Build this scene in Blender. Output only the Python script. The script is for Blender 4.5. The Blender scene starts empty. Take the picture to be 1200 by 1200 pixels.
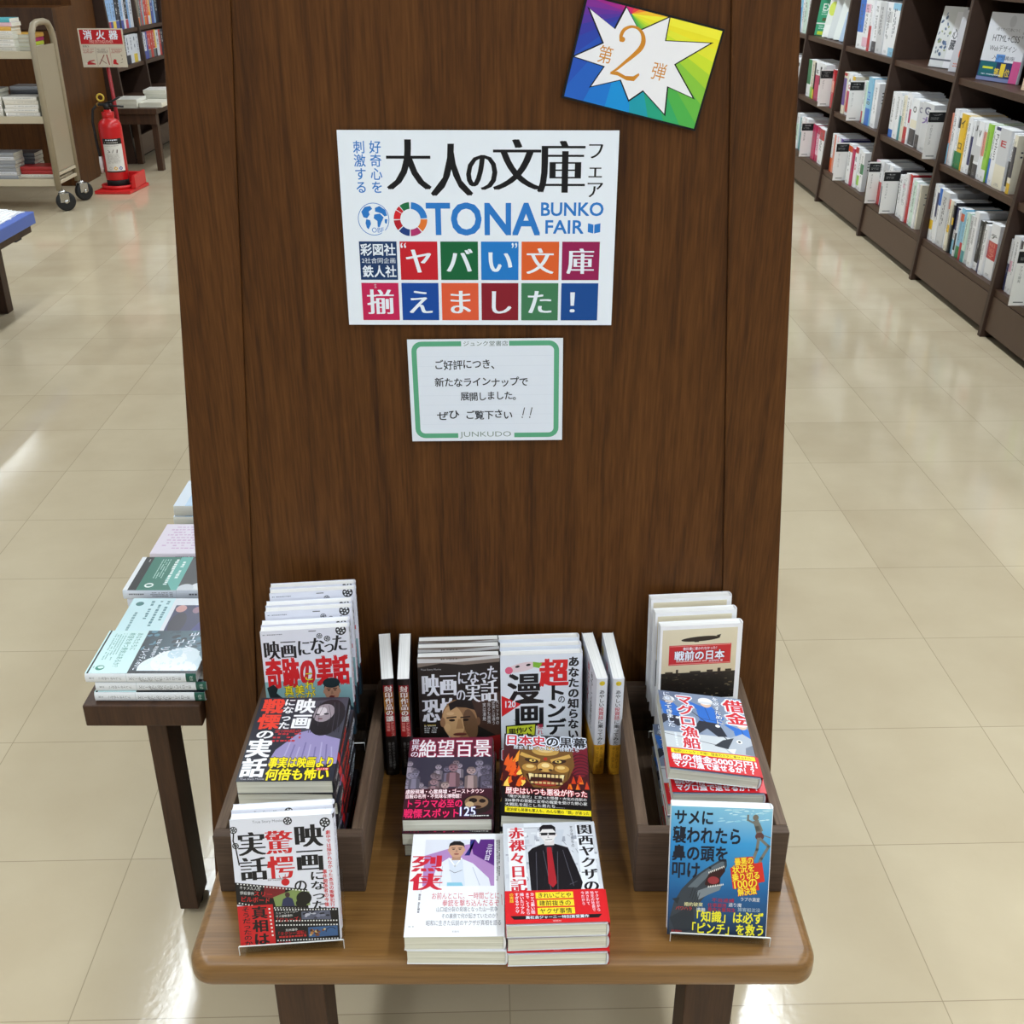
import bpy, bmesh, math, random
from mathutils import Vector, Matrix

# ------------------------------------------------------------------ camera, world, light, exposure
S = bpy.context.scene
COL = S.collection
RND = random.Random(7)
CAM_H = 1.31
PITCH = math.radians(26.9)
cam = bpy.data.cameras.new('camera')
cam.sensor_width = 36.0
cam.lens = 1293.0 / 1200.0 * 36.0
cam.clip_start = 0.02
cam_ob = bpy.data.objects.new('camera', cam)
cam_ob.location = (0, 0, CAM_H)
cam_ob.rotation_euler = (math.pi / 2 - PITCH, 0, 0)
COL.objects.link(cam_ob)
S.camera = cam_ob
S.view_settings.view_transform = 'Standard'
S.view_settings.look = 'None'
S.view_settings.gamma = 1.0
S.view_settings.use_curve_mapping = False
S.view_settings.exposure = 0.2
S.cycles.max_bounces = 6
S.cycles.diffuse_bounces = 3
S.cycles.glossy_bounces = 3
S.cycles.transmission_bounces = 6
S.cycles.transparent_max_bounces = 8
S.cycles.caustics_reflective = False
S.cycles.caustics_refractive = False

W = bpy.data.worlds.new('shop_ambience')
W.use_nodes = True
W.node_tree.nodes['Background'].inputs[0].default_value = (0.84, 0.93, 1.0, 1)
W.node_tree.nodes['Background'].inputs[1].default_value = 0.42
S.world = W

CEIL = 2.7
LAMP_POWER = {-4.5: 16.0, -1.38: 26.0, 1.03: 31.0, 3.45: 31.0}
LAMP_LEN = 2.44
LAMP_Y = [-1.6, 0.9, 3.4, 5.9, 8.4]
LAMP_X = [-4.5, -1.38, 1.03, 3.45]
for lx in LAMP_X:
    for ly in LAMP_Y:
        ld = bpy.data.lights.new('tube_light', 'AREA')
        ld.shape = 'RECTANGLE'
        ld.size = 0.16
        ld.size_y = LAMP_LEN
        ld.energy = LAMP_POWER[lx]
        ld.color = (0.87, 0.945, 1.0)
        lo = bpy.data.objects.new('tube_light', ld)
        lo.location = (lx, ly, CEIL - 0.035)
        COL.objects.link(lo)

# ------------------------------------------------------------------ helpers: colour, material
def lin(c):
    return tuple((x / 255 / 12.92) if x <= 10.3 else ((x / 255 + 0.055) / 1.055) ** 2.4 for x in c)

def mat(name, c, rough=0.5, metal=0.0, spec=0.5, bump=0.0, bscale=200.0, var=0.0):
    m = bpy.data.materials.new(name)
    m.use_nodes = True
    nt = m.node_tree
    b = nt.nodes['Principled BSDF']
    b.inputs['Base Color'].default_value = (*lin(c), 1)
    b.inputs['Roughness'].default_value = rough
    b.inputs['Metallic'].default_value = metal
    b.inputs['Specular IOR Level'].default_value = spec
    if bump or var:
        tc = nt.nodes.new('ShaderNodeTexCoord')
        nz = nt.nodes.new('ShaderNodeTexNoise')
        nz.inputs['Scale'].default_value = bscale
        nt.links.new(tc.outputs['Object'], nz.inputs['Vector'])
        if var:
            mx = nt.nodes.new('ShaderNodeMix')
            mx.data_type = 'RGBA'
            l = lin(c)
            mx.inputs['A'].default_value = (*[x * (1 - var) for x in l], 1)
            mx.inputs['B'].default_value = (*[min(1, x * (1 + var)) for x in l], 1)
            nt.links.new(nz.outputs['Fac'], mx.inputs['Factor'])
            nt.links.new(mx.outputs['Result'], b.inputs['Base Color'])
        if bump:
            bp = nt.nodes.new('ShaderNodeBump')
            bp.inputs['Strength'].default_value = bump
            bp.inputs['Distance'].default_value = 0.001
            nt.links.new(nz.outputs['Fac'], bp.inputs['Height'])
            nt.links.new(bp.outputs['Normal'], b.inputs['Normal'])
    return m

def wood(name, dark, mid, light, grain='Z', rough=0.45, stretch=22.0, scale=9.0, figure=0.5, coat=0.0, spec=0.35, broad=0.4, streak=0.35, lo=0.36, md=0.6, hi=0.86):
    """oak: long figure, fine pores, faint cathedral lines; grain runs along the named object axis"""
    m = bpy.data.materials.new(name)
    m.use_nodes = True
    nt = m.node_tree
    N, L = nt.nodes.new, nt.links.new
    b = nt.nodes['Principled BSDF']
    b.inputs['Roughness'].default_value = rough
    b.inputs['Specular IOR Level'].default_value = spec
    b.inputs['Coat Weight'].default_value = coat
    b.inputs['Coat Roughness'].default_value = 0.25
    tc = N('ShaderNodeTexCoord')
    def mapped(long_s, cross_s):
        mp = N('ShaderNodeMapping')
        s = [cross_s] * 3
        s['XYZ'.index(grain)] = long_s
        mp.inputs['Scale'].default_value = s
        L(tc.outputs['Object'], mp.inputs['Vector'])
        return mp.outputs['Vector']
    n1 = N('ShaderNodeTexNoise')                 # broad figure
    n1.inputs['Scale'].default_value = 1.0
    n1.inputs['Detail'].default_value = 4
    n1.inputs['Distortion'].default_value = 0.6
    L(mapped(scale / 9, scale), n1.inputs['Vector'])
    n2 = N('ShaderNodeTexNoise')                 # pores
    n2.inputs['Scale'].default_value = 1.0
    n2.inputs['Detail'].default_value = 3
    L(mapped(stretch, 420), n2.inputs['Vector'])
    n3 = N('ShaderNodeTexNoise')                 # medium streaks
    n3.inputs['Scale'].default_value = 1.0
    n3.inputs['Detail'].default_value = 2
    L(mapped(2.5, 75), n3.inputs['Vector'])
    wv = N('ShaderNodeTexWave')                  # cathedral lines
    wv.wave_type = 'BANDS'
    wv.bands_direction = 'X' if grain != 'X' else 'Y'
    wv.inputs['Scale'].default_value = 0.9
    wv.inputs['Distortion'].default_value = 9.0
    wv.inputs['Detail'].default_value = 2.0
    wv.inputs['Detail Scale'].default_value = 1.2
    L(mapped(1.1, 9), wv.inputs['Vector'])
    def math_(op, a, bb):
        q = N('ShaderNodeMath')
        q.operation = op
        for i, v in enumerate((a, bb)):
            if isinstance(v, (int, float)):
                q.inputs[i].default_value = v
            else:
                L(v, q.inputs[i])
        return q.outputs[0]
    s = math_('MULTIPLY', n1.outputs['Fac'], broad)
    s = math_('ADD', s, math_('MULTIPLY', n2.outputs['Fac'], 0.5))
    s = math_('ADD', s, math_('MULTIPLY', n3.outputs['Fac'], streak))
    wl = math_('POWER', wv.outputs['Fac'], 6.0)
    s = math_('SUBTRACT', s, math_('MULTIPLY', wl, 0.16 * figure))
    rp = N('ShaderNodeValToRGB')
    e = rp.color_ramp.elements
    e[0].position, e[0].color = lo, (*lin(dark), 1)
    e[1].position, e[1].color = hi, (*lin(light), 1)
    k = e.new(md)
    k.color = (*lin(mid), 1)
    L(s, rp.inputs[0])
    L(rp.outputs[0], b.inputs['Base Color'])
    bp = N('ShaderNodeBump')
    bp.inputs['Strength'].default_value = 0.25
    bp.inputs['Distance'].default_value = 0.0006
    L(n2.outputs['Fac'], bp.inputs['Height'])
    L(bp.outputs['Normal'], b.inputs['Normal'])
    return m

M = {}
M['panel'] = wood('dark_oak_veneer', (52, 29, 12), (82, 49, 20), (106, 67, 31), 'Z', 0.45, stretch=20, figure=0.55, spec=0.18, broad=0.34, streak=0.16, lo=0.26, md=0.48, hi=0.74)
M['table'] = wood('oak_top', (92, 62, 28), (122, 86, 42), (142, 104, 58), 'X', 0.36, stretch=14, figure=0.6, coat=0.3)
M['crate'] = wood('grey_stained_pine', (70, 54, 42), (100, 81, 66), (126, 105, 86), 'Y', 0.6, figure=0.3)
M['crate_end'] = wood('grey_stained_pine_end', (58, 45, 36), (84, 67, 55), (104, 85, 70), 'X', 0.65, figure=0.3)
M['leg'] = wood('dark_oak_leg', (46, 28, 18), (66, 43, 28), (84, 56, 37), 'Z', 0.5)
M['shelf'] = wood('walnut_laminate', (58, 39, 29), (72, 50, 38), (84, 60, 46), 'Y', 0.45, figure=0.1)
M['shelf_in'] = mat('walnut_laminate_upright', (60, 41, 31), 0.5, var=0.12, bscale=30)
M['kick'] = mat('kick_board_laminate', (86, 66, 52), 0.5, var=0.06, bscale=20)
M['black'] = mat('black_rubber', (22, 22, 24), 0.6)
M['shadow_gap'] = mat('gap_shadow_black', (18, 14, 12), 0.7)  # near black for the shadow painted into the gap under bookcases
M['cart'] = mat('beige_enamel_steel', (156, 144, 122), 0.4, bump=0.05, bscale=300, var=0.05)
M['cart_edge'] = mat('cream_enamel_steel', (196, 184, 160), 0.4)
M['chrome'] = mat('chrome', (205, 205, 205), 0.2, metal=1.0)
M['red'] = mat('red_paint', (196, 26, 30), 0.28)
M['red_plastic'] = mat('red_plastic', (210, 34, 36), 0.35)
M['redpole'] = mat('dark_red_paint', (150, 20, 30), 0.35)
M['blue_board'] = mat('blue_plastic', (76, 104, 186), 0.4)
M['paper'] = mat('white_paper', (236, 236, 238), 0.6)
M['navy'] = mat('navy_fabric', (28, 28, 52), 0.7)
M['ceiling'] = mat('ceiling_board', (226, 226, 222), 0.8, var=0.04, bscale=60)
M['wallpaint'] = mat('wall_paint', (206, 200, 188), 0.7, var=0.03, bscale=8)
M['yellow'] = mat('yellow_plastic', (214, 184, 70), 0.4)
M['brass'] = mat('brass', (176, 140, 80), 0.35, metal=1.0)
M['highlight'] = mat('acrylic_highlight_white', (226, 228, 228), 0.3)  # opaque white painted as the bright highlight on acrylic edges
M['lampcase'] = mat('white_enamel', (230, 230, 230), 0.5)

def acrylic():
    """thin clear sheet: mostly see-through, mirror-like towards grazing angles"""
    m = bpy.data.materials.new('clear_acrylic')
    m.use_nodes = True
    nt = m.node_tree
    nt.nodes.remove(nt.nodes['Principled BSDF'])
    out = nt.nodes['Material Output']
    tr = nt.nodes.new('ShaderNodeBsdfTransparent')
    tr.inputs[0].default_value = (0.94, 0.95, 0.95, 1)
    gl = nt.nodes.new('ShaderNodeBsdfGlossy')
    gl.inputs['Roughness'].default_value = 0.05
    fr = nt.nodes.new('ShaderNodeFresnel')
    fr.inputs['IOR'].default_value = 1.49
    mx = nt.nodes.new('ShaderNodeMixShader')
    geo = nt.nodes.new('ShaderNodeNewGeometry')
    fac = nt.nodes.new('ShaderNodeMath')
    fac.operation = 'SUBTRACT'
    fac.use_clamp = True
    nt.links.new(fr.outputs[0], fac.inputs[0])
    nt.links.new(geo.outputs['Backfacing'], fac.inputs[1])
    nt.links.new(fac.outputs[0], mx.inputs[0])
    nt.links.new(tr.outputs[0], mx.inputs[1])
    nt.links.new(gl.outputs[0], mx.inputs[2])
    nt.links.new(mx.outputs[0], out.inputs['Surface'])
    return m
M['acrylic'] = acrylic()

def print_mat():
    """printed paper: the ink colours are a mesh attribute"""
    m = bpy.data.materials.new('printed_cover')
    m.use_nodes = True
    nt = m.node_tree
    b = nt.nodes['Principled BSDF']
    a = nt.nodes.new('ShaderNodeAttribute')
    a.attribute_name = 'ink'
    nt.links.new(a.outputs['Color'], b.inputs['Base Color'])
    b.inputs['Roughness'].default_value = 0.32
    b.inputs['Specular IOR Level'].default_value = 0.45
    return m
M['print'] = print_mat()

def matte_print():
    m = print_mat()
    m.name = 'printed_card'
    m.node_tree.nodes['Principled BSDF'].inputs['Roughness'].default_value = 0.6
    m.node_tree.nodes['Principled BSDF'].inputs['Specular IOR Level'].default_value = 0.25
    return m
M['card'] = matte_print()

def pages_mat(name, c1, c2):
    m = bpy.data.materials.new(name)
    m.use_nodes = True
    nt = m.node_tree
    N, L = nt.nodes.new, nt.links.new
    b = nt.nodes['Principled BSDF']
    b.inputs['Roughness'].default_value = 0.75
    b.inputs['Specular IOR Level'].default_value = 0.2
    tc = N('ShaderNodeTexCoord')
    mp = N('ShaderNodeMapping')
    mp.inputs['Scale'].default_value = (6, 6, 900)
    L(tc.outputs['Object'], mp.inputs['Vector'])
    nz = N('ShaderNodeTexNoise')
    nz.inputs['Scale'].default_value = 1.0
    nz.inputs['Detail'].default_value = 3
    L(mp.outputs['Vector'], nz.inputs['Vector'])
    rp = N('ShaderNodeValToRGB')
    rp.color_ramp.elements[0].position = 0.3
    rp.color_ramp.elements[0].color = (*lin(c1), 1)
    rp.color_ramp.elements[1].position = 0.65
    rp.color_ramp.elements[1].color = (*lin(c2), 1)
    L(nz.outputs['Fac'], rp.inputs[0])
    L(rp.outputs[0], b.inputs['Base Color'])
    return m
M['pages'] = pages_mat('page_edges', (198, 196, 180), (232, 231, 218))
M['pages_w'] = pages_mat('white_page_edges', (230, 231, 230), (252, 252, 252))

# ------------------------------------------------------------------ helpers: mesh and objects
class MB:
    """collects shapes; build() links them as ONE mesh object"""
    def __init__(s):
        s.bm = bmesh.new()
    def box(s, x0, x1, y0, y1, z0, z1, bev=0.0, seg=2, mtx=None):
        vs = [s.bm.verts.new(p) for p in ((x0, y0, z0), (x1, y0, z0), (x1, y1, z0), (x0, y1, z0), (x0, y0, z1), (x1, y0, z1), (x1, y1, z1), (x0, y1, z1))]
        fs = [s.bm.faces.new([vs[i] for i in q]) for q in ((3, 2, 1, 0), (4, 5, 6, 7), (0, 1, 5, 4), (1, 2, 6, 5), (2, 3, 7, 6), (3, 0, 4, 7))]
        if bev:
            es = list({e for f in fs for e in f.edges})
            r = bmesh.ops.bevel(s.bm, geom=es, offset=bev, segments=seg, affect='EDGES', profile=0.5)
            if mtx:
                vs = list({v for f in r['faces'] for v in f.verts} | {v for v in vs if v.is_valid})
        if mtx:
            bmesh.ops.transform(s.bm, matrix=mtx, verts=[v for v in vs if v.is_valid])
        return s
    def prism(s, poly, axis, a, b, bev=0.0):
        """poly in the plane across the axis, swept from a to b"""
        def P(u, v, w):
            return {'X': (w, u, v), 'Y': (u, w, v), 'Z': (u, v, w)}[axis]
        v0 = [s.bm.verts.new(P(u, v, a)) for u, v in poly]
        v1 = [s.bm.verts.new(P(u, v, b)) for u, v in poly]
        n = len(poly)
        fs = [s.bm.faces.new(v0[::-1]), s.bm.faces.new(v1)]
        for i in range(n):
            fs.append(s.bm.faces.new((v0[i], v0[(i + 1) % n], v1[(i + 1) % n], v1[i])))
        bmesh.ops.recalc_face_normals(s.bm, faces=fs)
        if bev:
            bmesh.ops.bevel(s.bm, geom=list({e for f in fs for e in f.edges}), offset=bev, segments=2, affect='EDGES', profile=0.5)
        return s
    def lathe(s, prof, c=(0, 0, 0), seg=24, axis='Z'):
        """profile (r, h) spun about an axis through c"""
        rings = []
        for r, h in prof:
            ring = []
            for i in range(seg):
                a = 2 * math.pi * i / seg
                u, v = r * math.cos(a), r * math.sin(a)
                p = {'Z': (u, v, h), 'Y': (u, h, v), 'X': (h, u, v)}[axis]
                ring.append(s.bm.verts.new((p[0] + c[0], p[1] + c[1], p[2] + c[2])))
            rings.append(ring)
        fs = []
        for a, b in zip(rings, rings[1:]):
            for i in range(seg):
                fs.append(s.bm.faces.new((a[i], a[(i + 1) % seg], b[(i + 1) % seg], b[i])))
        fs.append(s.bm.faces.new(rings[0][::-1]))
        fs.append(s.bm.faces.new(rings[-1]))
        for f in fs:
            f.smooth = True
        bmesh.ops.recalc_face_normals(s.bm, faces=fs)
        return s
    def tube(s, pts, r, seg=10, closed=False):
        pts = [Vector(p) for p in pts]
        n = len(pts)
        rings = []
        up = None
        for i, p in enumerate(pts):
            if closed:
                d = pts[(i + 1) % n] - pts[i - 1]
            else:
                d = (pts[min(i + 1, n - 1)] - pts[max(i - 1, 0)])
            d.normalize()
            if up is None:
                up = Vector((0, 0, 1)) if abs(d.z) < 0.9 else Vector((1, 0, 0))
            a = d.cross(up)
            a.normalize()
            b = a.cross(d)
            b.normalize()
            up = b
            rings.append([s.bm.verts.new(p + (a * math.cos(t) + b * math.sin(t)) * r) for t in [2 * math.pi * k / seg for k in range(seg)]])
        fs = []
        rng = range(n if closed else n - 1)
        for i in rng:
            A, B = rings[i], rings[(i + 1) % n]
            for k in range(seg):
                fs.append(s.bm.faces.new((A[k], A[(k + 1) % seg], B[(k + 1) % seg], B[k])))
        if not closed:
            fs.append(s.bm.faces.new(rings[0][::-1]))
            fs.append(s.bm.faces.new(rings[-1]))
        for f in fs:
            f.smooth = True
        bmesh.ops.recalc_face_normals(s.bm, faces=fs)
        return s
    def build(s, name, m, parent=None, loc=(0, 0, 0), rot=(0, 0, 0)):
        me = bpy.data.meshes.new(name)
        s.bm.to_mesh(me)
        s.bm.free()
        me.materials.append(m)
        return link(name, me, parent, loc, rot)

def link(name, me, parent=None, loc=(0, 0, 0), rot=(0, 0, 0)):
    o = bpy.data.objects.new(name, me)
    COL.objects.link(o)
    o.location = loc
    o.rotation_euler = rot
    if parent:
        o.parent = parent
    return o

def tag(o, label=None, cat=None, group=None, kind=None):
    if label: o['label'] = label
    if cat: o['category'] = cat
    if group: o['group'] = group
    if kind: o['kind'] = kind
    return o

def thing(name, label, cat, loc=(0, 0, 0), rz=0.0, group=None):
    o = bpy.data.objects.new(name, None)
    o.empty_display_size = 0.05
    COL.objects.link(o)
    o.location = loc
    o.rotation_euler = (0, 0, rz)
    return tag(o, label, cat, group)

def pose(x, y, z, yaw=0.0, tilt=0.0, roll=0.0):
    """book frame: local x to the right, y up the cover, z out of the cover; tilt 0 upright facing the aisle, 90 lying face up"""
    a, r, w = math.radians(tilt), math.radians(roll), math.radians(yaw)
    ey = Vector((0, math.sin(a), math.cos(a)))
    ex = Vector((1, 0, 0))
    ez = ex.cross(ey)
    ex, ey = ex * math.cos(r) + ey * math.sin(r), ey * math.cos(r) - ex * math.sin(r)
    m3 = Matrix((ex, ey, ez)).transposed()
    return Matrix.Translation((x, y, z)) @ (Matrix.Rotation(w, 3, 'Z') @ m3).to_4x4()

# ------------------------------------------------------------------ helpers: print work (flat ink layers in mm, y down)
GLYPHS = {}
def glyph(ch, off):
    k = (ch, off)
    if k not in GLYPHS:
        c = bpy.data.curves.new('type', 'FONT')
        c.body = ch
        c.size = 1
        c.offset = off
        c.resolution_u = 3
        o = bpy.data.objects.new('type', c)
        COL.objects.link(o)
        me = bpy.data.meshes.new_from_object(o.evaluated_get(bpy.context.evaluated_depsgraph_get()))
        GLYPHS[k] = ([(v.co.x, v.co.y) for v in me.vertices], [tuple(p.vertices) for p in me.polygons])
        bpy.data.objects.remove(o)
        bpy.data.curves.remove(c)
        bpy.data.meshes.remove(me)
    return GLYPHS[k]

def wide(ch):
    return ord(ch) > 0x2E00

class Art:
    STEP = 0.0015          # mm between ink layers
    def __init__(s, w, h, bg=None):
        s.w, s.h, s.v, s.f, s.c, s.z = w, h, [], [], [], 0.01
        if bg is not None:
            s.rect(0, 0, w, h, bg)
    def add(s, pts, faces, col, up=True):
        if up:
            s.z += s.STEP
        if any(x < 0 or y < 0 or x > s.w or y > s.h for x, y in pts):
            pts, faces, col = s.clip(pts, faces, col)
        n = len(s.v)
        s.v += [(x, s.h - y, s.z) for x, y in pts]
        s.f += [tuple(i + n for i in f) for f in faces]
        if isinstance(col, list):
            s.c += [lin(q) for q in col]
        else:
            s.c += [lin(col)] * len(pts)
        return s
    def clip(s, pts, faces, col):
        """trim the shapes to the edges of the sheet"""
        P, F, C = [], [], []
        for f in faces:
            q = [(pts[i][0], pts[i][1], col[i] if isinstance(col, list) else col) for i in f]
            for ax, lim, sg in ((0, 0, 1), (0, s.w, -1), (1, 0, 1), (1, s.h, -1)):
                o = []
                for i in range(len(q)):
                    a, b = q[i - 1], q[i]
                    da, db = (a[ax] - lim) * sg, (b[ax] - lim) * sg
                    if (da >= 0) != (db >= 0):
                        k = da / (da - db)
                        o.append((a[0] + (b[0] - a[0]) * k, a[1] + (b[1] - a[1]) * k, b[2]))
                    if db >= 0:
                        o.append(b)
                q = o
                if not q:
                    break
            if len(q) > 2:
                n = len(P)
                P += [(x, y) for x, y, c in q]
                C += [c for x, y, c in q]
                F.append(tuple(range(n, n + len(q))))
        return P, F, C
    def poly(s, pts, col):
        return s.add(pts, [tuple(range(len(pts)))], col)
    def rect(s, x0, y0, x1, y1, col, col2=None):
        return s.poly([(x0, y0), (x1, y0), (x1, y1), (x0, y1)], col if col2 is None else [col, col, col2, col2])
    def ell(s, cx, cy, rx, ry, col, rot=0, n=20, a0=0, a1=360):
        r = math.radians(rot)
        p = []
        full = a1 - a0 >= 360
        for i in range(n if full else n + 1):
            a = math.radians(a0 + (a1 - a0) * i / n)
            u, v = rx * math.cos(a), ry * math.sin(a)
            p.append((cx + u * math.cos(r) - v * math.sin(r), cy + u * math.sin(r) + v * math.cos(r)))
        return s.poly(p, col)
    def ring(s, cx, cy, r0, r1, a0, a1, col, n=10):
        p = [(cx + r1 * math.cos(math.radians(a0 + (a1 - a0) * i / n)), cy + r1 * math.sin(math.radians(a0 + (a1 - a0) * i / n))) for i in range(n + 1)]
        q = [(cx + r0 * math.cos(math.radians(a0 + (a1 - a0) * i / n)), cy + r0 * math.sin(math.radians(a0 + (a1 - a0) * i / n))) for i in range(n + 1)]
        pts = p + q
        return s.add(pts, [(i, i + 1, n + 2 + i, n + 1 + i) for i in range(n)], col)
    def line(s, pts, w, col):
        s.z += s.STEP
        for (x0, y0), (x1, y1) in zip(pts, pts[1:]):
            d = math.hypot(x1 - x0, y1 - y0) or 1
            ux, uy = (x1 - x0) / d * w / 2, (y1 - y0) / d * w / 2
            s.add([(x0 - ux - uy, y0 - uy + ux), (x1 + ux - uy, y1 + uy + ux), (x1 + ux + uy, y1 + uy - ux), (x0 - ux + uy, y0 - uy - ux)], [(0, 1, 2, 3)], col, up=False)
        return s
    def _put(s, ch, off, box, col, em=True, rot=0, turn=False, up=True, shear=0.0, dx=0.0, piv=None):
        vs, fs = glyph(ch, off)
        if not vs:
            return
        x, y, w, h = box
        if em:
            x0, x1, y0, y1 = 0.0, 1.0, -0.12, 0.88
        else:
            x0, x1 = min(v[0] for v in vs), max(v[0] for v in vs)
            y0, y1 = min(v[1] for v in vs), max(v[1] for v in vs)
        pts = []
        for a, b in vs:
            u, v = (a - x0) / ((x1 - x0) or 1), (y1 - b) / ((y1 - y0) or 1)
            if turn:
                u, v = 1 - v, u
            px, py = x + u * w + dx + shear * (0.5 - v) * h, y + v * h
            if rot:
                q = math.radians(rot)
                cx, cy = piv or (x + w / 2, y + h / 2)
                px, py = cx + (px - cx) * math.cos(q) - (py - cy) * math.sin(q), cy + (px - cx) * math.sin(q) + (py - cy) * math.cos(q)
            pts.append((px, py))
        s.add(pts, fs, col, up=up)
    @staticmethod
    def overprint(b, hb, ring=False):
        """shifts (in em) that thicken the strokes"""
        if b < 0.004 and not hb:
            return [(0, 0)]
        if b < 0.004:
            return [(-hb, 0), (-hb * .35, 0), (hb * .35, 0), (hb, 0)]
        d = []
        for i in range(8 if ring else 4):
            q = math.radians(45 + i * (45 if ring else 90))
            d.append((math.cos(q) * (b * (1.15 if not ring else 1.0) + (hb if i % 2 == 0 or not ring else hb)), math.sin(q) * b * 1.15))
        return d + [(0, 0)]
    def t(s, txt, x, y, w, h, col, b=0.0, hb=0.0, rot=0, o=None, ob=0.05, shear=0.0):
        """a horizontal line of writing filling the box; o = outline colour; hb = extra stem width"""
        cells = all(wide(c) for c in txt)
        piv = (x + w / 2, y + h / 2)
        for c_, b_, ring in ((o, b + ob, True), (col, b, False)):
            if c_ is None:
                continue
            for dx, dy in s.overprint(max(b_, 0), hb, ring):
                s.z += s.STEP
                if cells:
                    cw = w / len(txt)
                    for i, c in enumerate(txt):
                        s._put(c, min(b_, 0), (x + i * cw, y + dy * h, cw, h), c_, True, rot, False, False, shear, dx * cw, piv)
                else:
                    s._put(txt, min(b_, 0), (x, y + dy * h, w, h), c_, False, rot, False, False, shear, dx * h, piv)
        return s
    def tv(s, txt, x, y, w, h, col, b=0.0, hb=0.0, o=None, ob=0.05, shear=0.0, rot=0):
        """a vertical column of writing filling the box"""
        n = len(txt)
        ch = h / n
        piv = (x + w / 2, y + h / 2)
        for c_, b_, ring in ((o, b + ob, True), (col, b, False)):
            if c_ is None:
                continue
            for dx, dy in s.overprint(max(b_, 0), hb, ring):
                s.z += s.STEP
                for i, c in enumerate(txt):
                    if c in ' 　':
                        continue
                    turn = c in 'ー～「」（）()―…'
                    if wide(c) or turn:
                        s._put(c, min(b_, 0), (x, y + (i + dy) * ch, w, ch), c_, True, rot, turn, False, shear, dx * w, piv)
                    else:
                        s._put(c, min(b_, 0), (x + w * .2, y + (i + .08 + dy) * ch, w * .6, ch * .84), c_, False, rot, False, False, shear, dx * w, piv)
        return s
    def tr(s, txt, x, y, w, h, col, b=0.0):
        """writing turned a quarter clockwise, reading down the box (spines)"""
        if all(wide(c) for c in txt):
            return s.tv(txt, x, y, w, h, col, b)
        s._put(txt, 0.0, (x, y, w, h), col, False, 0, True)
        return s
    def greek(s, x, y, w, h, col, rows=4, vert=False, seed=1, fill=.6):
        """print too small to read in the photograph: runs of short ink dashes"""
        r = random.Random(seed)
        s.z += s.STEP
        for i in range(rows):
            p, L = 0.0, (h if vert else w)
            pitch = (w if vert else h) / rows
            end = L * r.uniform(.75, 1)
            while p < end:
                d = pitch * r.uniform(.35, .8)
                if r.random() < .88:
                    a, b2 = i * pitch, i * pitch + pitch * fill * r.uniform(.7, 1)
                    if vert:
                        q = (x + a, y + p, x + b2, y + min(p + d, L))
                    else:
                        q = (x + p, y + a, x + min(p + d, L), y + b2)
                    s.add([(q[0], q[1]), (q[2], q[1]), (q[2], q[3]), (q[0], q[3])], [(0, 1, 2, 3)], col, up=False)
                p += d + pitch * r.uniform(.12, .3)
        return s

def ink_mesh(name, parts, m):
    """parts: list of (verts in metres, faces, linear colours) -> one mesh with an ink attribute"""
    V, F, C = [], [], []
    for v, f, c in parts:
        n = len(V)
        V += v
        F += [tuple(i + n for i in q) for q in f]
        C += c
    me = bpy.data.meshes.new(name)
    me.from_pydata(V, [], F)
    at = me.attributes.new('ink', 'FLOAT_COLOR', 'POINT')
    buf = []
    for c in C:
        buf += [c[0], c[1], c[2], 1.0]
    at.data.foreach_set('color', buf)
    me.materials.append(m)
    me.update()
    return me

def art_part(a, fn):
    """ink layers of an Art placed by fn(x_m, y_m, lift_m); faces turned so they look along +lift"""
    V = [fn(x / 1000, y / 1000, z / 1000) for x, y, z in a.v]
    F = []
    for f in a.f:
        p = [a.v[i] for i in f]
        area = sum(p[i][0] * p[(i + 1) % len(p)][1] - p[(i + 1) % len(p)][0] * p[i][1] for i in range(len(p)))
        F.append(f if area > 0 else f[::-1])
    return V, F, list(a.c)

def slab(x0, x1, y0, y1, z0, z1, col):
    v = [(x0, y0, z0), (x1, y0, z0), (x1, y1, z0), (x0, y1, z0), (x0, y0, z1), (x1, y0, z1), (x1, y1, z1), (x0, y1, z1)]
    f = [(3, 2, 1, 0), (4, 5, 6, 7), (0, 1, 5, 4), (1, 2, 6, 5), (2, 3, 7, 6), (3, 0, 4, 7)]
    return v, f, [lin(col)] * 8

def strips(a, n):
    """cut wide ink shapes into strips that follow the facets of a rounded spine"""
    cuts = sorted(a.w * (.5 + .5 * math.cos(math.pi * i / n)) for i in range(n + 1))
    o = Art(a.w, a.h)
    for f in a.f:
        q = [(a.v[i][0], a.v[i][1], a.v[i][2], a.c[i]) for i in f]
        x0, x1 = min(p[0] for p in q), max(p[0] for p in q)
        if x1 - x0 < a.w * .12:
            pieces = [q]
        else:
            pieces = []
            for u0, u1 in zip(cuts, cuts[1:]):
                if u1 <= x0 + 1e-9 or u0 >= x1 - 1e-9:
                    continue
                r = q
                for lim, sg in ((u0, 1), (u1, -1)):
                    t = []
                    for i in range(len(r)):
                        A, B = r[i - 1], r[i]
                        da, db = (A[0] - lim) * sg, (B[0] - lim) * sg
                        if (da >= 0) != (db >= 0):
                            k = da / (da - db)
                            t.append((A[0] + (B[0] - A[0]) * k, A[1] + (B[1] - A[1]) * k, A[2], B[3]))
                        if db >= 0:
                            t.append(B)
                    r = t
                    if len(r) < 3:
                        break
                if len(r) > 2:
                    pieces.append(r)
        for r in pieces:
            m = len(o.v)
            o.v += [(p[0], p[1], p[2]) for p in r]
            o.c += [p[3] for p in r]
            o.f.append(tuple(range(m, m + len(r))))
    return o

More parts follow.
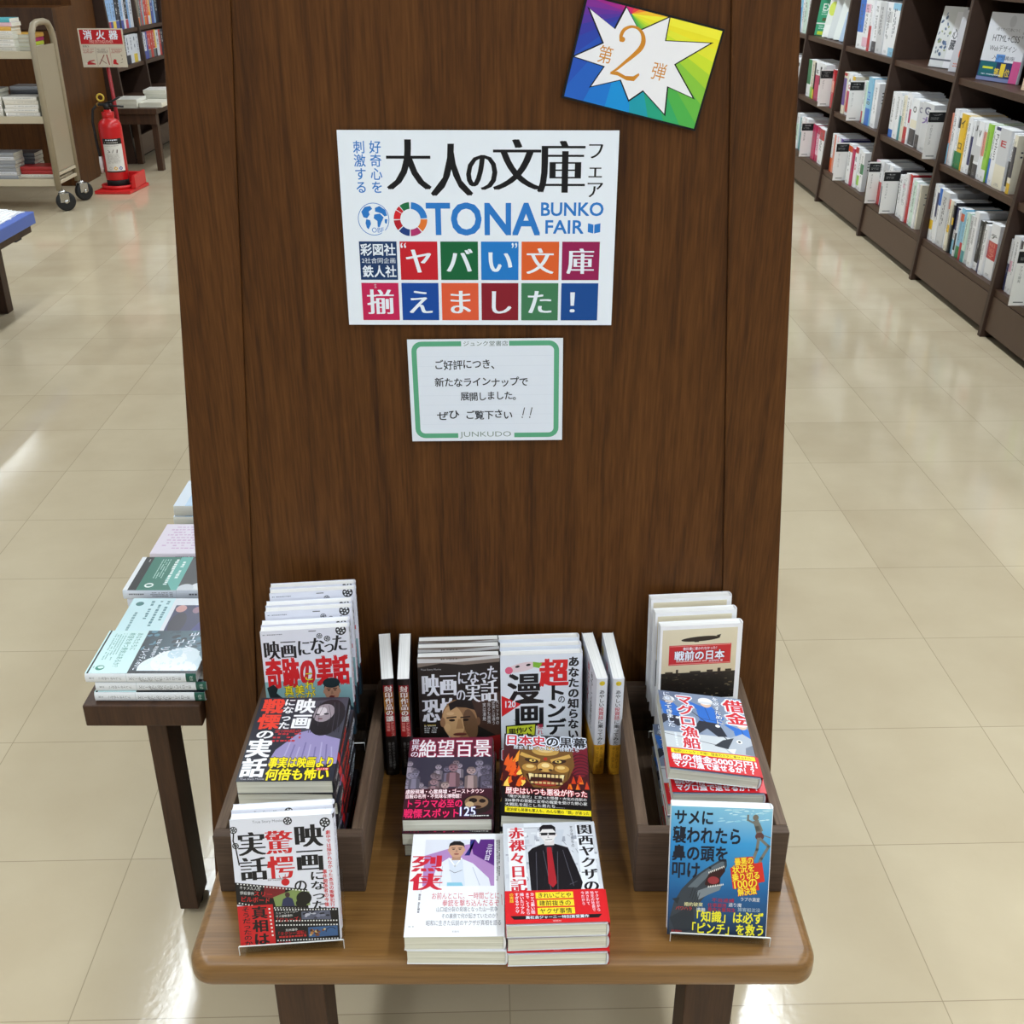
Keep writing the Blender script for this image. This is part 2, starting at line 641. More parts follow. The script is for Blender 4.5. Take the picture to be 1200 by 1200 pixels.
CT = 0.0004               # cover board thickness
BOOKMESH = {}
INKH = {}                 # height of the printed layers of a cover
def book_meshes(key, w, h, t, front=None, spine=None, base=(235, 235, 238), pages='pages', back=None, round_spine=0.0025):
    """cover (front, spine, back) and page block; the spine is on the right as seen from the front"""
    if key in BOOKMESH:
        return BOOKMESH[key]
    parts = [slab(0, w - round_spine, 0, h, t - CT, t, base), slab(0, w - round_spine, 0, h, 0, CT, base)]
    # rounded spine
    n, V, F = 6, [], []
    rs = round_spine
    prof = [(w - rs, 0.0)] + [(w - rs + rs * math.sin(math.pi * i / n), t / 2 - t / 2 * math.cos(math.pi * i / n)) for i in range(1, n)] + [(w - rs, t)]
    for x, z in prof:
        V += [(x, 0, z), (x, h, z)]
    for i in range(len(prof) - 1):
        F.append((2 * i, 2 * i + 1, 2 * i + 3, 2 * i + 2))
    F.append(tuple(2 * i for i in range(len(prof))))
    F.append(tuple(2 * i + 1 for i in range(len(prof)))[::-1])
    parts.append((V, [f[::-1] for f in F[:-2]] + F[-2:], [lin(base)] * len(V)))
    if front:
        sx = (w - rs * .6) * 1000 / front.w
        parts.append(art_part(front, lambda x, y, z: (x * sx, y * h * 1000 / front.h, t + z)))
    if back:
        sx = (w - rs * .6) * 1000 / back.w
        parts.append(art_part(back, lambda x, y, z: (w - rs * .6 - x * sx, y * h * 1000 / back.h, -z)))
    if spine:
        def sp(x, y, z):                       # x across the spine from the front side to the back side
            a = min(1, max(0, x * 1000 / spine.w))
            zz = t * (1 - a)
            k = math.sqrt(max(0.0, 1 - (2 * a - 1) ** 2))
            return (w - rs + rs * k + z + 0.00012, y * h * 1000 / spine.h, zz)
        parts.append(art_part(strips(spine, n), sp))
    cover = ink_mesh('cover', parts, M['print'])
    INKH[key] = (front.z / 1000 if front else 0)
    bm = MB()
    bm.box(0.0006, w - rs - 0.0002, 0.0008, h - 0.0008, CT, t - CT)
    me = bpy.data.meshes.new('pages')
    bm.bm.to_mesh(me)
    bm.bm.free()
    me.materials.append(M[pages])
    BOOKMESH[key] = (cover, me)
    return BOOKMESH[key]

def place_book(name, key, mtx, label, group=None, cat='book', band=None):
    o = bpy.data.objects.new(name, None)
    o.empty_display_size = 0.03
    COL.objects.link(o)
    o.matrix_world = mtx
    tag(o, label, cat, group)
    c, p = BOOKMESH[key]
    link('cover', c, o)
    link('pages', p, o)
    if band:
        link('paper_band', band, o)
    return o

# ------------------------------------------------------------------ the room
def floor_mat():
    m = bpy.data.materials.new('vinyl_floor_tiles')
    m.use_nodes = True
    nt = m.node_tree
    N, L = nt.nodes.new, nt.links.new
    b = nt.nodes['Principled BSDF']
    tc = N('ShaderNodeTexCoord')
    sp = N('ShaderNodeSeparateXYZ')
    L(tc.outputs['Object'], sp.inputs[0])
    d = []
    cells = []
    for ax in ('X', 'Y'):
        p = N('ShaderNodeMath'); p.operation = 'PINGPONG'
        p.inputs[1].default_value = 0.1515
        L(sp.outputs[ax], p.inputs[0])
        d.append(p.outputs[0])
        q = N('ShaderNodeMath'); q.operation = 'DIVIDE'
        q.inputs[1].default_value = 0.303
        L(sp.outputs[ax], q.inputs[0])
        f = N('ShaderNodeMath'); f.operation = 'FLOOR'
        L(q.outputs[0], f.inputs[0])
        cells.append(f.outputs[0])
    mn = N('ShaderNodeMath'); mn.operation = 'MINIMUM'
    L(d[0], mn.inputs[0]); L(d[1], mn.inputs[1])
    mr = N('ShaderNodeMapRange')
    mr.inputs['From Min'].default_value = 0.0002
    mr.inputs['From Max'].default_value = 0.001
    L(mn.outputs[0], mr.inputs['Value'])
    cb = N('ShaderNodeCombineXYZ')
    L(cells[0], cb.inputs[0]); L(cells[1], cb.inputs[1])
    wn = N('ShaderNodeTexWhiteNoise')
    L(cb.outputs[0], wn.inputs['Vector'])
    nz = N('ShaderNodeTexNoise')
    nz.inputs['Scale'].default_value = 5.0
    nz.inputs['Detail'].default_value = 5
    L(tc.outputs['Object'], nz.inputs['Vector'])
    ad = N('ShaderNodeMath'); ad.operation = 'ADD'
    ml = N('ShaderNodeMath'); ml.operation = 'MULTIPLY'; ml.inputs[1].default_value = 0.35
    L(wn.outputs['Value'], ml.inputs[0])
    L(ml.outputs[0], ad.inputs[0]); L(nz.outputs['Fac'], ad.inputs[1])
    r = N('ShaderNodeValToRGB')
    r.color_ramp.elements[0].position = 0.3
    r.color_ramp.elements[0].color = (*lin((190, 174, 146)), 1)
    r.color_ramp.elements[1].position = 0.95
    r.color_ramp.elements[1].color = (*lin((206, 192, 164)), 1)
    L(ad.outputs[0], r.inputs[0])
    mx = N('ShaderNodeMix'); mx.data_type = 'RGBA'
    mx.inputs['A'].default_value = (*lin((154, 140, 116)), 1)
    L(mr.outputs['Result'], mx.inputs['Factor'])
    L(r.outputs[0], mx.inputs['B'])
    L(mx.outputs['Result'], b.inputs['Base Color'])
    n2 = N('ShaderNodeTexNoise')
    n2.inputs['Scale'].default_value = 3.5
    n2.inputs['Detail'].default_value = 3
    L(tc.outputs['Object'], n2.inputs['Vector'])
    m2 = N('ShaderNodeMapRange')
    m2.inputs['To Min'].default_value = 0.07
    m2.inputs['To Max'].default_value = 0.15
    L(n2.outputs['Fac'], m2.inputs['Value'])
    L(m2.outputs['Result'], b.inputs['Roughness'])
    bp = N('ShaderNodeBump')
    bp.inputs['Strength'].default_value = 0.06
    bp.inputs['Distance'].default_value = 0.002
    n3 = N('ShaderNodeTexNoise')
    n3.inputs['Scale'].default_value = 90
    L(tc.outputs['Object'], n3.inputs['Vector'])
    L(n3.outputs['Fac'], bp.inputs['Height'])
    L(bp.outputs['Normal'], b.inputs['Normal'])
    return m
M['floor'] = floor_mat()
FX, FY = 0.603, 1.068
tag(MB().box(-7, 7, -6, 12, -0.05, 0).build('floor', M['floor'], None, (FX, FY, 0), (0, 0, math.radians(1.5))), kind='structure')
tag(MB().box(-7, 7, -4.5, 11.5, CEIL, CEIL + 0.1).build('ceiling', M['ceiling']), kind='structure')
tag(MB().box(-7, 7, 11.2, 11.3, 0.0, CEIL).build('wall_back', M['wallpaint']), kind='structure')
for lx in LAMP_X:
    for ly in LAMP_Y:
        o = thing('ceiling_light', 'long white tube light fitting on the ceiling above the shop floor', 'ceiling light', (lx, ly, CEIL - 0.03), 0, 'tube light fittings on the ceiling')
        fr = MB()
        for a in ((-.105, -.085, -1.24, 1.24), (.085, .105, -1.24, 1.24), (-.085, .085, -1.24, -1.225), (-.085, .085, 1.225, 1.24)):
            fr.box(a[0], a[1], a[2], a[3], -0.03, 0.03)
        fr.build('frame', M['lampcase'], o)
        MB().box(-.0845, .0845, -1.2245, 1.2245, 0.012, 0.028).build('reflector', M['lampcase'], o)

# ------------------------------------------------------------------ bookcases (leaning sides, shelves between uprights)
def bookcase(name, label, xf, lean, xb, ys, levels, ztop, kick=0.16, inner=0.012, ends=True):
    """xf = front edge at the floor, xb = back; the front leans back by lean per metre of height"""
    s = 1 if xb > xf else -1
    o = thing(name, label, 'bookcase', (xf, ys[0], 0))
    def X(z, d=0.0):
        return s * (lean * z + d)
    B = xb - xf
    for y in ys:
        y -= ys[0]
        MB().prism([(X(0.0), 0.0), (B, 0.0), (B, ztop), (X(ztop), ztop)], 'Y', y - 0.0135, y + 0.0135, 0.002).build('upright', M['shelf_in'], o)
    for y0, y1 in zip(ys, ys[1:]):
        a, b = min(y0, y1) - ys[0] + 0.0137, max(y0, y1) - ys[0] - 0.0137
        for z in levels:
            MB().prism([(X(z, inner), z - 0.026), (B, z - 0.026), (B, z), (X(z, inner), z)], 'Y', a, b, 0.0015).build('shelf', M['shelf'], o)
        if kick:
            MB().prism([(X(0.03, 0.012), 0.028), (X(0.03, 0.03), 0.028), (X(kick, 0.03), kick - 0.002), (X(kick, 0.012), kick - 0.002)], 'Y', a, b).build('kick_board', M['kick'], o)
            MB().box(min(X(0, .06), X(0, .08)), max(X(0, .06), X(0, .08)), a, b, 0.0, 0.03).build('gap_shadow_strip', M['shadow_gap'], o)  # added dark strip, painted as the shadow under the kick board
    a, b = min(ys) - ys[0], max(ys) - ys[0]
    MB().box(min(B, B + s * 0.012), max(B, B + s * 0.012), a, b, 0.0, ztop).build('back_panel', M['shelf_in'], o)
    return o

RX0, RLEAN = 1.785, 0.062
R_UP = [9.2, 8.35, 7.5, 6.634, 5.75, 4.895, 4.073, 3.25, 2.43]
R_LV = [0.186, 0.505, 0.848, 1.17]
bookcase('bookcase', 'long dark brown bookcase full of upright books along the right aisle', RX0, RLEAN, 2.15, R_UP, R_LV, 1.62)
LX0, LLEAN = -2.60, -0.062
L_UP = [7.93, 8.57, 9.22, 9.87]
L_LV = [0.40, 0.614, 0.836, 1.06]
bookcase('bookcase', 'brown bookcase behind the fire extinguisher, with blue and red spines', LX0, abs(LLEAN), -2.98, L_UP, L_LV, 1.7, kick=0.16)

# the unit behind the wooden panel: the panel closes its end
gb = thing('display_bookcase', 'double sided bookcase whose end is the tall tapering brown oak panel', 'bookcase', (-0.031, 1.215, 0))
PT = 1.62
def half(z):
    return 0.3205 + 0.0748 * (1.268 - z)
def joint(z):
    return 0.2508 + 0.0734 * (1.268 - z)
for sgn in (-1, 1):
    MB().prism([(sgn * half(0), 0), (sgn * joint(0), 0), (sgn * joint(PT), PT), (sgn * half(PT), PT)], 'Y', 0, 0.028, 0.0012).build('panel_stile', M['panel'], gb)
MB().prism([(-joint(0) + .0004, 0), (joint(0) - .0004, 0), (joint(PT) - .0004, PT), (-joint(PT) + .0004, PT)], 'Y', 0.0035, 0.026).build('panel_board', M['panel'], gb)
for y in (0.85, 1.68, 2.51, 3.34):
    MB().prism([(-half(0) + .01, 0), (half(0) - .01, 0), (half(PT) - .01, PT), (-half(PT) + .01, PT)], 'Y', y - 0.013, y + 0.013).build('upright', M['shelf_in'], gb)
MB().box(-0.008, 0.008, 0.0285, 3.34, 0, PT).build('back_panel', M['shelf_in'], gb)
for y0, y1 in ((0.0285, .835), (.865, 1.665), (1.695, 2.495), (2.525, 3.325)):
    for z in (0.186, 0.505, 0.848, 1.17, 1.6):
        for sgn in (-1, 1):
            a, b = sgn * 0.009, sgn * (half(z) - 0.03)
            MB().box(min(a, b), max(a, b), y0, y1, z - 0.025, z).build('shelf', M['shelf'], gb)

# ------------------------------------------------------------------ tables
def rounded_slab(b, x0, x1, y0, y1, z0, z1, rc, re, nc=8, ne=5):
    def ring(ins, z):
        r = max(rc - ins, 0.002)
        p = []
        for cx, cy, a0 in ((x1 - rc, y1 - rc, 0), (x0 + rc, y1 - rc, 90), (x0 + rc, y0 + rc, 180), (x1 - rc, y0 + rc, 270)):
            for i in range(nc + 1):
                a = math.radians(a0 + 90 * i / nc)
                p.append(b.bm.verts.new((cx + r * math.cos(a), cy + r * math.sin(a), z)))
        return p
    R = []
    for i in range(ne + 1):
        a = math.radians(90 * i / ne)
        R.append(ring(re * (1 - math.sin(a)), z0 + re * (1 - math.cos(a))))
    for i in range(ne + 1):
        a = math.radians(90 * i / ne)
        R.append(ring(re * (1 - math.cos(a)), z1 - re * (1 - math.sin(a))))
    n = len(R[0])
    fs = [b.bm.faces.new(R[0][::-1]), b.bm.faces.new(R[-1])]
    for A, B in zip(R, R[1:]):
        for i in range(n):
            f = b.bm.faces.new((A[i], A[(i + 1) % n], B[(i + 1) % n], B[i]))
            f.smooth = True
            fs.append(f)
    bmesh.ops.recalc_face_normals(b.bm, faces=fs)
    return b

TZ = 0.37
et = thing('display_table', 'low oak display table with rounded edge standing against the tall panel', 'table', (-0.01, 0.82, 0))
rounded_slab(MB(), -0.331, 0.331, -0.009, 0.393, TZ - 0.037, TZ, 0.024, 0.012).build('table_top', M['table'], et)
for lx in (-0.231, 0.2345):
    for ly in (0.078, 0.355):
        l = MB().box(lx - .028, lx + .028, ly - .028, ly + .028, 0.004, TZ - 0.0375, 0.002).build('leg', M['leg'], et)
        MB().box(lx - .02, lx + .02, ly - .02, ly + .02, 0, 0.004).build('foot_pad', M['black'], l)

SZ = 0.41
st = thing('side_table', 'narrow dark brown side table of flat books left of the panel', 'table', (-0.497, 1.2, 0))
MB().box(-0.079, 0.079, 0, 2.3, SZ - 0.034, SZ, 0.002).build('table_top', M['leg'], st)
for ly in (0.027, 2.2):
    for lx in (-0.009, 0.05):
        if lx > 0 and ly < 1: continue
        l = MB().box(lx - .0, lx + .028, ly, ly + .055, 0.008, SZ - 0.0345, 0.0015).build('leg', M['leg'], st)
        MB().lathe([(.013, 0), (.014, .006), (.012, .008)], (lx + .014, ly + .027, 0), 14).build('foot_pad', M['black'], l)

# ------------------------------------------------------------------ crates on the display table
def crate(label, x0, x1, y0, y1, z0, z1, w=0.0125):
    o = thing('book_crate', label, 'crate', ((x0 + x1) / 2, y0, z0), 0, 'wooden crates on the display table')
    X, D, Hh = (x1 - x0) / 2, y1 - y0, z1 - z0
    MB().box(-X + w + .0003, X - w - .0003, w + .0003, D - w - .0003, 0.0005, 0.009).build('bottom_board', M['crate'], o)
    for s in (-1, 1):
        a, b = sorted((s * X, s * (X - w)))
        MB().box(a, b, w + .0002, D, 0.0002, Hh, 0.0012).build('side_board', M['crate'], o)
    MB().box(-X, X, 0, w, 0.0002, Hh, 0.0012).build('end_board', M['crate_end'], o)
    MB().box(-X + w + .0002, X - w - .0002, D - w, D, 0.0002, Hh - .006, 0.0012).build('end_board', M['crate_end'], o)
    return o
crate('grey brown wooden crate on the left of the table, holding film story paperbacks', -0.3265, -0.164, 0.911, 1.2, TZ, TZ + 0.082)
crate('grey brown wooden crate on the right of the table, behind the shark book', 0.137, 0.302, 0.911, 1.2, TZ, TZ + 0.087)

# ------------------------------------------------------------------ posters on the panel
def card_obj(name, label, cat, art, w, h, mtx, th=0.0008, base=(240, 240, 244), m='card', group=None):
    me = ink_mesh(name, [slab(0, w, 0, h, -th, 0, base), art_part(art, lambda x, y, z: (x * w * 1000 / art.w, y * h * 1000 / art.h, z))], M[m])
    o = bpy.data.objects.new(name, me)
    COL.objects.link(o)
    o.matrix_world = mtx
    return tag(o, label, cat, group)

K = (20, 20, 24)
WH = (233, 241, 253)
BL = (44, 122, 205)
a = Art(297, 210, WH)
# photo crop units: x 40..830 top, so 1 unit = 0.376 mm; y 350..900
a.tv('好奇心を', 33, 10, 13, 55, BL, .012)
a.tv('刺激する', 16, 10, 13, 55, BL, .012)
for ch, x, w, y, h in (('大', 49, 50, 6, 58), ('人', 96, 47, 10, 61), ('の', 133, 38, 16, 50), ('文', 163, 53, 6, 58), ('庫', 211, 52, 7, 60)):
    a.t(ch, x, y, w, h, K, -.012, hb=.042)
a.tv('フェア', 263, 10, 20, 60, K, -.006, hb=.02)
# globe with OBF
a.ell(34, 92, 17, 17.5, BL, n=32); a.ell(34, 92, 16.3, 16.8, WH, n=32)
for p in ([(21, 84), (25, 79), (31, 78), (33, 81), (29, 84), (30, 87), (27, 91), (23, 90)], [(26, 92), (30, 93), (31, 97), (28, 103), (26, 101), (25, 96)],
          [(36, 80), (41, 78), (47, 82), (49, 88), (46, 89), (43, 86), (40, 85), (36, 84)], [(35, 87), (41, 86), (45, 90), (42, 96), (40, 101), (38, 100), (38, 94), (34, 91)], [(46, 92), (49, 92), (48, 97), (46, 96)]):
    a.poly(p, BL)
a.rect(30, 100.5, 46, 107, WH)
a.t('OBF', 31.5, 101, 13, 5.4, BL)
# colour wheel O
cx, cy = 74, 92
for i, c in enumerate(((46, 122, 60), (228, 120, 50), (178, 50, 110), (34, 62, 130), (180, 30, 44), (214, 34, 44), (200, 40, 50), (30, 110, 70))):
    a0 = (-90, 0, 50, 95, 140, 180, 215, 232)[i]
    a1 = (0, 46, 91, 136, 176, 212, 229, 267)[i]
    if i == 0: a0, a1, c = -86, -4, (44, 124, 206)
    a.ring(cx, cy, 11, 18.2, a0, a1, c)
a.t('TONA', 92, 75, 122, 33.5, BL, .035)
a.t('BUNKO', 216, 74, 67, 14, BL, .028)
a.t('FAIR', 221, 93, 41, 14, BL, .028)
a.poly([(267, 96), (273, 97.5), (273, 107), (267, 105.5)], BL); a.poly([(274, 97.5), (280.5, 96), (280.5, 105.5), (274, 107)], BL)
a.rect(273.3, 96.8, 273.8, 107, WH)
tiles = [[((28, 58, 104), None), ((196, 30, 44), 'ヤ'), ((20, 100, 60), 'バ'), ((32, 122, 204), 'い'), ((222, 96, 44), '文'), ((148, 30, 84), '庫')],
         [((196, 34, 86), '揃'), ((18, 72, 160), 'え'), ((224, 92, 58), 'ま'), ((134, 26, 42), 'し'), ((66, 124, 88), 'た'), ((20, 74, 148), '！')]]
for r in range(2):
    for c in range(6):
        x, y = 16.5 + c * 44.6, 116 + r * 46
        col, ch = tiles[r][c]
        a.rect(x, y, x + 41.2, y + 42.5, col)
        if ch:
            a.t(ch, x + 5, y + 6, 31, 31, WH, -.006, hb=.034)
a.t('彩図社', 17.5, 118, 39, 14, WH, .022)
a.t('2社合同企画', 18.5, 134, 37, 6, WH)
a.t('鉄人社', 18.5, 142, 38, 14, WH, .022)
a.t('“', 62, 117.5, 6, 5.5, WH, .02); a.t('”', 184, 117.5, 6, 5.5, WH, .02)
a.tv('そろ', 30, 163, 4, 5, WH)
a.rect(0, 0, 0.01, 0.01, WH)
card_obj('fair_poster', 'large white book fair poster with rows of coloured squares on the panel', 'poster', a, 0.297, 0.21,
         Matrix.Translation((-0.1845, 1.2115, 0.9335)) @ pose(0, 0, 0, 0.0, 0.6, -0.1), th=0.0025)

a = Art(182, 128, (226, 234, 246))
G = (92, 168, 132)
def rrect(a, x0, y0, x1, y1, r, col):
    p = []
    for cx, cy, a0 in ((x1 - r, y1 - r, 0), (x0 + r, y1 - r, 90), (x0 + r, y0 + r, 180), (x1 - r, y0 + r, 270)):
        p += [(cx + r * math.cos(math.radians(a0 + i * 15)), cy + r * math.sin(math.radians(a0 + i * 15))) for i in range(7)]
    a.poly(p, col)
rrect(a, 4.5, 2.5, 177.5, 124, 12, G)
rrect(a, 10.5, 8.5, 171.5, 118, 6, (224, 232, 246))
a.rect(63, 1.5, 119, 9, (226, 234, 246)); a.rect(56, 116, 124, 126, (226, 234, 246))
a.t('ジュンク堂書店', 65, 2.2, 53, 6.6, (60, 90, 84), .0)
a.t('JUNKUDO', 58, 116.2, 62, 8.6, (120, 140, 134), -.006)
for i in range(1, 9):
    a.line([(12, 8.5 + i * 12.2), (170, 8.5 + i * 12.2)], .25, (208, 218, 234))
HW = (28, 30, 38)
def hand(txt, x, y, cw, ch, ov=()):
    r = random.Random(len(txt))
    for c in txt:
        if c != ' ':
            a.t(c, x, y + r.uniform(-1, 1), cw * 1.05, ch, HW, .013, rot=r.uniform(-4, 2))
        x += cw
hand('ご好評につき、', 30, 25, 11.2, 12.5)
hand('新たなラインナップで', 30, 46.5, 11.1, 12)
hand('展開しました。', 60, 65, 10.4, 11.5)
hand('ぜひ', 31, 88, 13.5, 12.5)
hand('ご覧下さい', 65, 88, 11.4, 12)
for x in (134, 143):
    a.line([(x + 2.5, 86), (x + .5, 95)], 1.0, HW); a.ell(x - .2, 98, .8, .8, HW)
card_obj('notice_card', 'small white notice with green border and four handwritten lines below the poster', 'notice', a, 0.1785, 0.1255,
         pose(-0.1188, 1.2125, 0.7895, 0.0, 0.6, 0.6), th=0.0012)

a = Art(148, 105, (20, 20, 20))
import colorsys
def hue(h, v=0.85, s=0.85):
    r, g, b = colorsys.hsv_to_rgb(h % 1, s, v)
    return (r * 255, g * 255, b * 255)
cx, cy = 50, 8
x0, y0, x1, y1 = 2.2, 2.2, 145.8, 102.8
def hit(t):
    dx, dy = math.cos(t), math.sin(t)
    k = min((x1 - cx) / dx if dx > 0 else (x0 - cx) / dx if dx < 0 else 1e9, (y1 - cy) / dy if dy > 0 else (y0 - cy) / dy if dy < 0 else 1e9)
    return (cx + dx * k, cy + dy * k)
corners = [math.atan2(q[1] - cy, q[0] - cx) for q in ((x0, y0), (x1, y0), (x1, y1), (x0, y1))]
cols = [(236, 226, 40), (240, 236, 60), (226, 232, 56), (196, 222, 50), (160, 208, 60), (124, 194, 70), (96, 184, 76), (66, 172, 92), (40, 164, 124), (30, 160, 180), (24, 150, 220), (34, 120, 210), (40, 96, 196), (44, 78, 178), (60, 62, 164), (92, 50, 160), (130, 44, 150), (168, 36, 136), (206, 40, 110), (226, 60, 90), (238, 120, 60), (244, 180, 50)]
cols = [((242, 236, 60), -8), ((236, 226, 44), 2), ((228, 230, 56), 8), ((206, 224, 50), 15), ((170, 210, 56), 22), ((136, 198, 66), 29), ((104, 186, 72), 36), ((80, 178, 80), 43), ((56, 170, 104), 50), ((38, 162, 130), 57), ((30, 156, 176), 65), ((24, 146, 220), 76),
        ((30, 120, 212), 92), ((38, 98, 196), 106), ((40, 84, 186), 120), ((46, 70, 172), 133), ((60, 60, 164), 145), ((84, 54, 160), 156), ((104, 50, 156), 166), ((128, 46, 150), 176), ((160, 40, 140), 186), ((190, 40, 124), 200), ((214, 44, 100), 230), ((232, 70, 70), 280), ((242, 140, 56), 320), ((244, 196, 50), 338), ((242, 236, 60), 352)]
rect4 = [(x0, y0), (x1, y0), (x1, y1), (x0, y1)]
for (c, d0), (_, d1) in zip(cols, cols[1:]):
    t0, t1 = math.radians(d0), math.radians(d1)
    mid = []
    for q in rect4:
        for turn in (0, 2 * math.pi):
            g = math.atan2(q[1] - cy, q[0] - cx) + turn
            if t0 < g < t1:
                mid.append((g, q))
    a.poly([(cx, cy), hit(t0)] + [q for g, q in sorted(mid)] + [hit(t1)], c)
star = [(6, 13), (37, 26), (43, 3), (62, 22), (89, 2), (91, 25), (138, 16), (107, 45), (136, 73), (106, 68), (111, 96), (82, 78), (70, 91), (56, 73), (27, 87), (36, 64), (2, 62), (29, 42)]
mx = (70, 46)
def fan(pts, col, k=1.0):
    pts = [(mx[0] + (x - mx[0]) * k, mx[1] + (y - mx[1]) * k) for x, y in pts]
    a.add([mx] + pts, [(0, i + 1, (i + 1) % len(pts) + 1) for i in range(len(pts))], col)
fan(star, (20, 20, 24), 1.035)
fan(star, (240, 240, 246), 0.985)
GO = (206, 136, 40)
a.t('第', 26, 43, 16, 19, GO, .0)
a.t('弾', 85, 46, 16, 19, GO, .0)
# the big 2, drawn with a swelling stroke
P = [(46, 35), (45, 30), (47, 24), (53, 20), (60, 20), (66, 24), (69, 31), (68, 38), (63, 46), (56, 55), (49, 64), (44, 69)]
Wd = [3, 3.6, 3.4, 2.6, 2.6, 3.6, 4.8, 5, 4.2, 3.2, 2.4, 2.2]
def smooth(seq, k=8):
    out = []
    for i in range(len(seq) - 1):
        q = [seq[max(i - 1, 0)], seq[i], seq[i + 1], seq[min(i + 2, len(seq) - 1)]]
        for j in range(k):
            u = j / k
            out.append(tuple(.5 * (2 * q[1][n] + (q[2][n] - q[0][n]) * u + (2 * q[0][n] - 5 * q[1][n] + 4 * q[2][n] - q[3][n]) * u * u + (3 * q[1][n] - q[0][n] - 3 * q[2][n] + q[3][n]) * u ** 3) for n in range(len(seq[0]))))
    return out + [seq[-1]]
st_ = smooth([(p[0], p[1], w_) for p, w_ in zip(P, Wd)])
L_, R_ = [], []
for i, (x, y, w_) in enumerate(st_):
    q0, q1 = st_[max(i - 1, 0)], st_[min(i + 1, len(st_) - 1)]
    dx, dy = q1[0] - q0[0], q1[1] - q0[1]
    d_ = math.hypot(dx, dy)
    L_.append((x - dy / d_ * w_ / 2, y + dx / d_ * w_ / 2))
    R_.append((x + dy / d_ * w_ / 2, y - dx / d_ * w_ / 2))
n = len(L_)
a.add(L_ + R_, [(i, i + 1, n + i + 1, n + i) for i in range(n - 1)], GO)
a.ell(46, 35, 1.7, 1.7, GO)
a.poly([(43, 70), (50, 65.5), (60, 68), (68, 66.5), (73, 62), (74, 64), (70, 71), (62, 72), (52, 69.5)], GO)
a.ell(47.5, 34, 2.6, 2.6, GO)
card_obj('rainbow_card', 'tilted rainbow card with a white starburst and the numeral two', 'sign', a, 0.1445, 0.1005,
         pose(0.0513, 1.2120, 1.1757, 0.0, 0.5, -13.2), th=0.005, base=(18, 18, 18))

# ------------------------------------------------------------------ paperback covers (105 x 148 mm)
BW, BH = 0.105, 0.148
RED, KK, YE = (204, 34, 40), (18, 18, 24), (246, 226, 40)

def reel(a, x, y, r, col=(22, 22, 28), hole=(222, 224, 232)):
    a.ell(x, y, r, r, col, n=24)
    for i in range(6):
        q = math.radians(60 * i + 15)
        a.ell(x + r * .58 * math.cos(q), y + r * .58 * math.sin(q), r * .2, r * .2, hole, n=8)
    a.ell(x, y, r * .12, r * .12, hole, n=8)

def strip_holes(a, x0, y0, x1, y1, n, s=1.3, col=(235, 235, 235)):
    for i in range(n):
        k = (i + .5) / n
        x, y = x0 + (x1 - x0) * k, y0 + (y1 - y0) * k
        a.rect(x - s * .55, y - s * .6, x + s * .55, y + s * .6, col)

def face(a, x, y, rx, ry, skin=(206, 160, 124), hair=(26, 22, 22), rot=0, cap=None, brow=True, dark=(60, 36, 28)):
    a.ell(x, y, rx, ry, skin, rot, n=26)
    a.ell(x - rx * .98, y + ry * .05, rx * .14, ry * .2, skin); a.ell(x + rx * .98, y + ry * .05, rx * .14, ry * .2, skin)
    top = [(x - rx * 1.03, y - ry * .25), (x - rx * .9, y - ry * .8), (x - rx * .4, y - ry * 1.12), (x + rx * .4, y - ry * 1.12), (x + rx * .9, y - ry * .8), (x + rx * 1.03, y - ry * .25), (x + rx * .8, y - ry * .52), (x, y - ry * .62), (x - rx * .8, y - ry * .52)]
    a.add(top, [(0, 1, 8), (1, 2, 7, 8), (2, 3, 7), (3, 4, 6, 7), (4, 5, 6)], cap or hair)
    for s in (-1, 1):
        if brow:
            a.line([(x + s * rx * .62, y - ry * .22), (x + s * rx * .2, y - ry * .2)], ry * .08, hair)
        a.ell(x + s * rx * .4, y - ry * .05, rx * .17, ry * .065, dark, n=10)
    a.poly([(x - rx * .06, y - ry * .02), (x + rx * .06, y - ry * .02), (x + rx * .17, y + ry * .34), (x - rx * .17, y + ry * .34)], tuple(c * .84 for c in skin))
    a.ell(x, y + ry * .56, rx * .34, ry * .09, (136, 66, 60), n=12)

# 1 white film cover, black columns, red block (front left)
a = Art(105, 148, (226, 228, 240))
a.t('True Story Movies', 23, 2.5, 32, 4, (120, 124, 140))
reel(a, 59, 5, 4.5); reel(a, 97, 9, 5.5); reel(a, 3, 12, 4); reel(a, 4, 30, 3.4)
a.line([(97, 14), (95, 18)], 1.5, KK); a.line([(3, 16), (2, 24), (4, 33), (6, 52)], 1.4, KK)
a.tv('映画', 64, 9, 30, 56, KK, -.006, hb=.05)
a.tv('になった', 77, 64, 17, 46, KK, .015, hb=.012)
a.t('の', 60, 72, 15, 16, KK, .015, hb=.012)
a.tv('驚愕', 34, 14, 29, 58, RED, -.006, hb=.04)
a.ell(52, 75, 4.3, 4.3, RED); a.line([(47, 70), (46, 67)], .7, RED); a.line([(52, 69), (52.5, 66)], .7, RED); a.line([(57, 70), (59, 67)], .7, RED)
a.tv('実話', 6, 14, 29, 58, KK, -.006, hb=.05)
a.tv('劇中では描かれなかった本当の衝撃犯行の詳細', 97, 18, 5, 104, RED, .02)
a.tv('事件関係者の今後', 91, 63, 5, 44, RED, .02)
a.greek(34, 70, 20, 3, (110, 110, 120), 2, seed=2)
a.poly([(0, 72), (40, 79), (74, 85), (74, 110), (30, 106), (0, 98)], (20, 18, 22))
a.poly([(30, 77.5), (52, 81.5), (48, 95), (28, 91)], (120, 30, 36))
a.poly([(38, 92), (60, 84), (76, 88), (76, 104), (40, 103)], (128, 148, 88))
